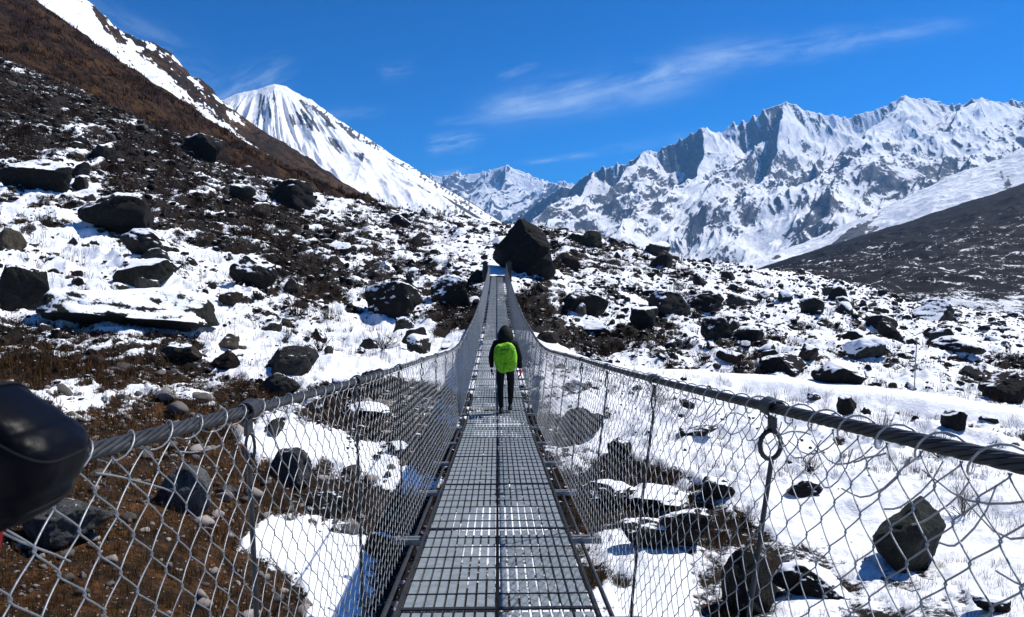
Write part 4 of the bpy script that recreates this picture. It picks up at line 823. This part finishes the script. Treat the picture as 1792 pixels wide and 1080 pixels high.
hem = MB(); an = np.linspace(0, 2*math.pi, 33); hem.add(*tubes([np.stack([np.sign(np.cos(an))*np.abs(np.cos(an))**.6*.188, np.full(33, -.005), .125+np.sign(np.sin(an))*np.abs(np.sin(an))**.6*.262], -1)], .012, 6, ref=(0, 1, 0))); hem.build('elastic_hem', M_green, pk, True)
st = MB()
for s in (-1, 1): st.tube(np.array([[s*.13, .02, .34], [s*.13, .12, .40], [s*.135, .26, .36], [s*.14, .28, .2], [s*.16, .15, .02], [s*.14, .02, -.05]]), .016, 6)
st.build('shoulder_straps', M_jacket, pk, True)

# ------------------------------------------------------------------ small things
p = hit(841, 558); 
o = lathe_blob('cloth_bundle', (0, 0, 0), (.42, .3, .22), mat('orange_cloth', (.75, .22, .01), .7), None, 9, .35)
o.location = (p[0]-.1, p[1]-.2, float(ground_z(p[0], p[1]))+.2); tag(o, 'small orange cloth bundle at the left foot of the far bridge end', 'bundle')
p = hit(1600, 684); pl = MB(); L_ = 92*p[1]/F
pl.tube(np.array([[0, 0, -.2], [.01, 0, L_*.5], [.05, 0, L_]]), np.array([.03, .028, .024]), 8)
pe = tag(empty('marker_pole', tuple(p)), 'thin pale leaning pole with small cap standing on the right snow terrace', 'pole'); pl.build('shaft', M_beam, pe, True)
c = MB(); c.box((.05, 0, L_+.03), (.17, .12, .07)); c.box((.05, 0, L_+.085), (.10, .08, .04)); c.build('cap', M_beam, pe)

hk.scale = (.97, .97, .965); pk.scale = (.97, .97, .965); pk.location.z = HZ+1.02*.965
# gloved fist and red cuff of another walker at the left edge
M_glove = mat('glossy_black_glove', build=lambda n: {'Base Color': (.002, .0022, .004, 1), 'Roughness': .40, 'Normal': n.bump(n.m('ADD', n.noise(20, 3, .5, n.obj(), dist=.8), n.m('MULTIPLY', n.noise(900, 1, .5, n.obj()), .12)), .16, .006)}, spec=.07)
gd = .46
g0 = P(40, 800, gd); gl = tag(empty('padded_mitten', tuple(g0)), 'glossy black padded mitten with a red cuff poking in at the left edge', 'mitten')
def fist(V):
    V = np.sign(V)*np.abs(V)**.52
    V[:, 0] -= .16*(V[:, 2] < -.2)*(-.2-V[:, 2]); V[:, 2] -= .42*(V[:, 0]+.35).clip(0, 2)*V[:, 2].clip(0, 1); V[:, 0] -= .25*(-V[:, 2]-.1).clip(0, 1)*(V[:, 0] > 0)
    for a_, b_, w_ in ((.55, .35, .07), (-.25, -.3, .10)): V *= (1-.045*np.exp(-((V[:, 2]-a_-b_*(V[:, 0]-.4))/w_)**2))[:, None]
    return V
k = gd/F
fs = lathe_blob('mitten', (0, 0, 0), (108*k, 95*k, 120*k), M_glove, gl, 4, .05, fist, 5); fs.rotation_euler = (0, .16, 0); fs.location = (-24*k, 0, 2*k)
f = MB()
for tilt, off in ((.25, .38), (-.1, -.42), (1.35, .1)):
    a_ = np.linspace(0, 2*math.pi, 61); c_ = math.sqrt(1-off*off); q = np.stack([np.cos(a_)*c_, np.sin(a_)*c_, np.full(61, off)], -1); ct_, st_ = math.cos(tilt), math.sin(tilt)
    q = q @ np.array([[ct_, 0, -st_], [0, 1, 0], [st_, 0, ct_]]); q = fist(q)*np.array([108*k, 95*k, 120*k])*1.01; f.tube(q, 2.0*k, 6)
sm2 = f.build('seam', M_jacket, gl, True); sm2.rotation_euler = (0, .16, 0); sm2.location = (-24*k, 0, 2*k)
f = MB(); f.tube(np.array([[-78, -40, -200], [-72, -30, -140], [-66, -20, -100], [-60, -10, -70]])*k, np.array([40, 42, 40, 30])*k, 20); f.build('cuff', M_red, gl, True)

# ------------------------------------------------------------------ air
hm_ = MB(); hm_.box((500, 2300, 710), (20000, 23000, 2020)); M_air = bpy.data.materials.new('haze'); M_air.use_nodes = True; nt = M_air.node_tree
nt.nodes.remove(nt.nodes['Principled BSDF']); pv = nt.nodes.new('ShaderNodeVolumePrincipled'); pv.inputs['Color'].default_value = (.18, .50, 1, 1); pv.inputs['Density'].default_value = 5.2e-5; pv.inputs['Anisotropy'].default_value = .2
nt.links.new(pv.outputs[0], nt.nodes['Material Output'].inputs['Volume']); tag(hm_.build('haze', M_air), kind='stuff')
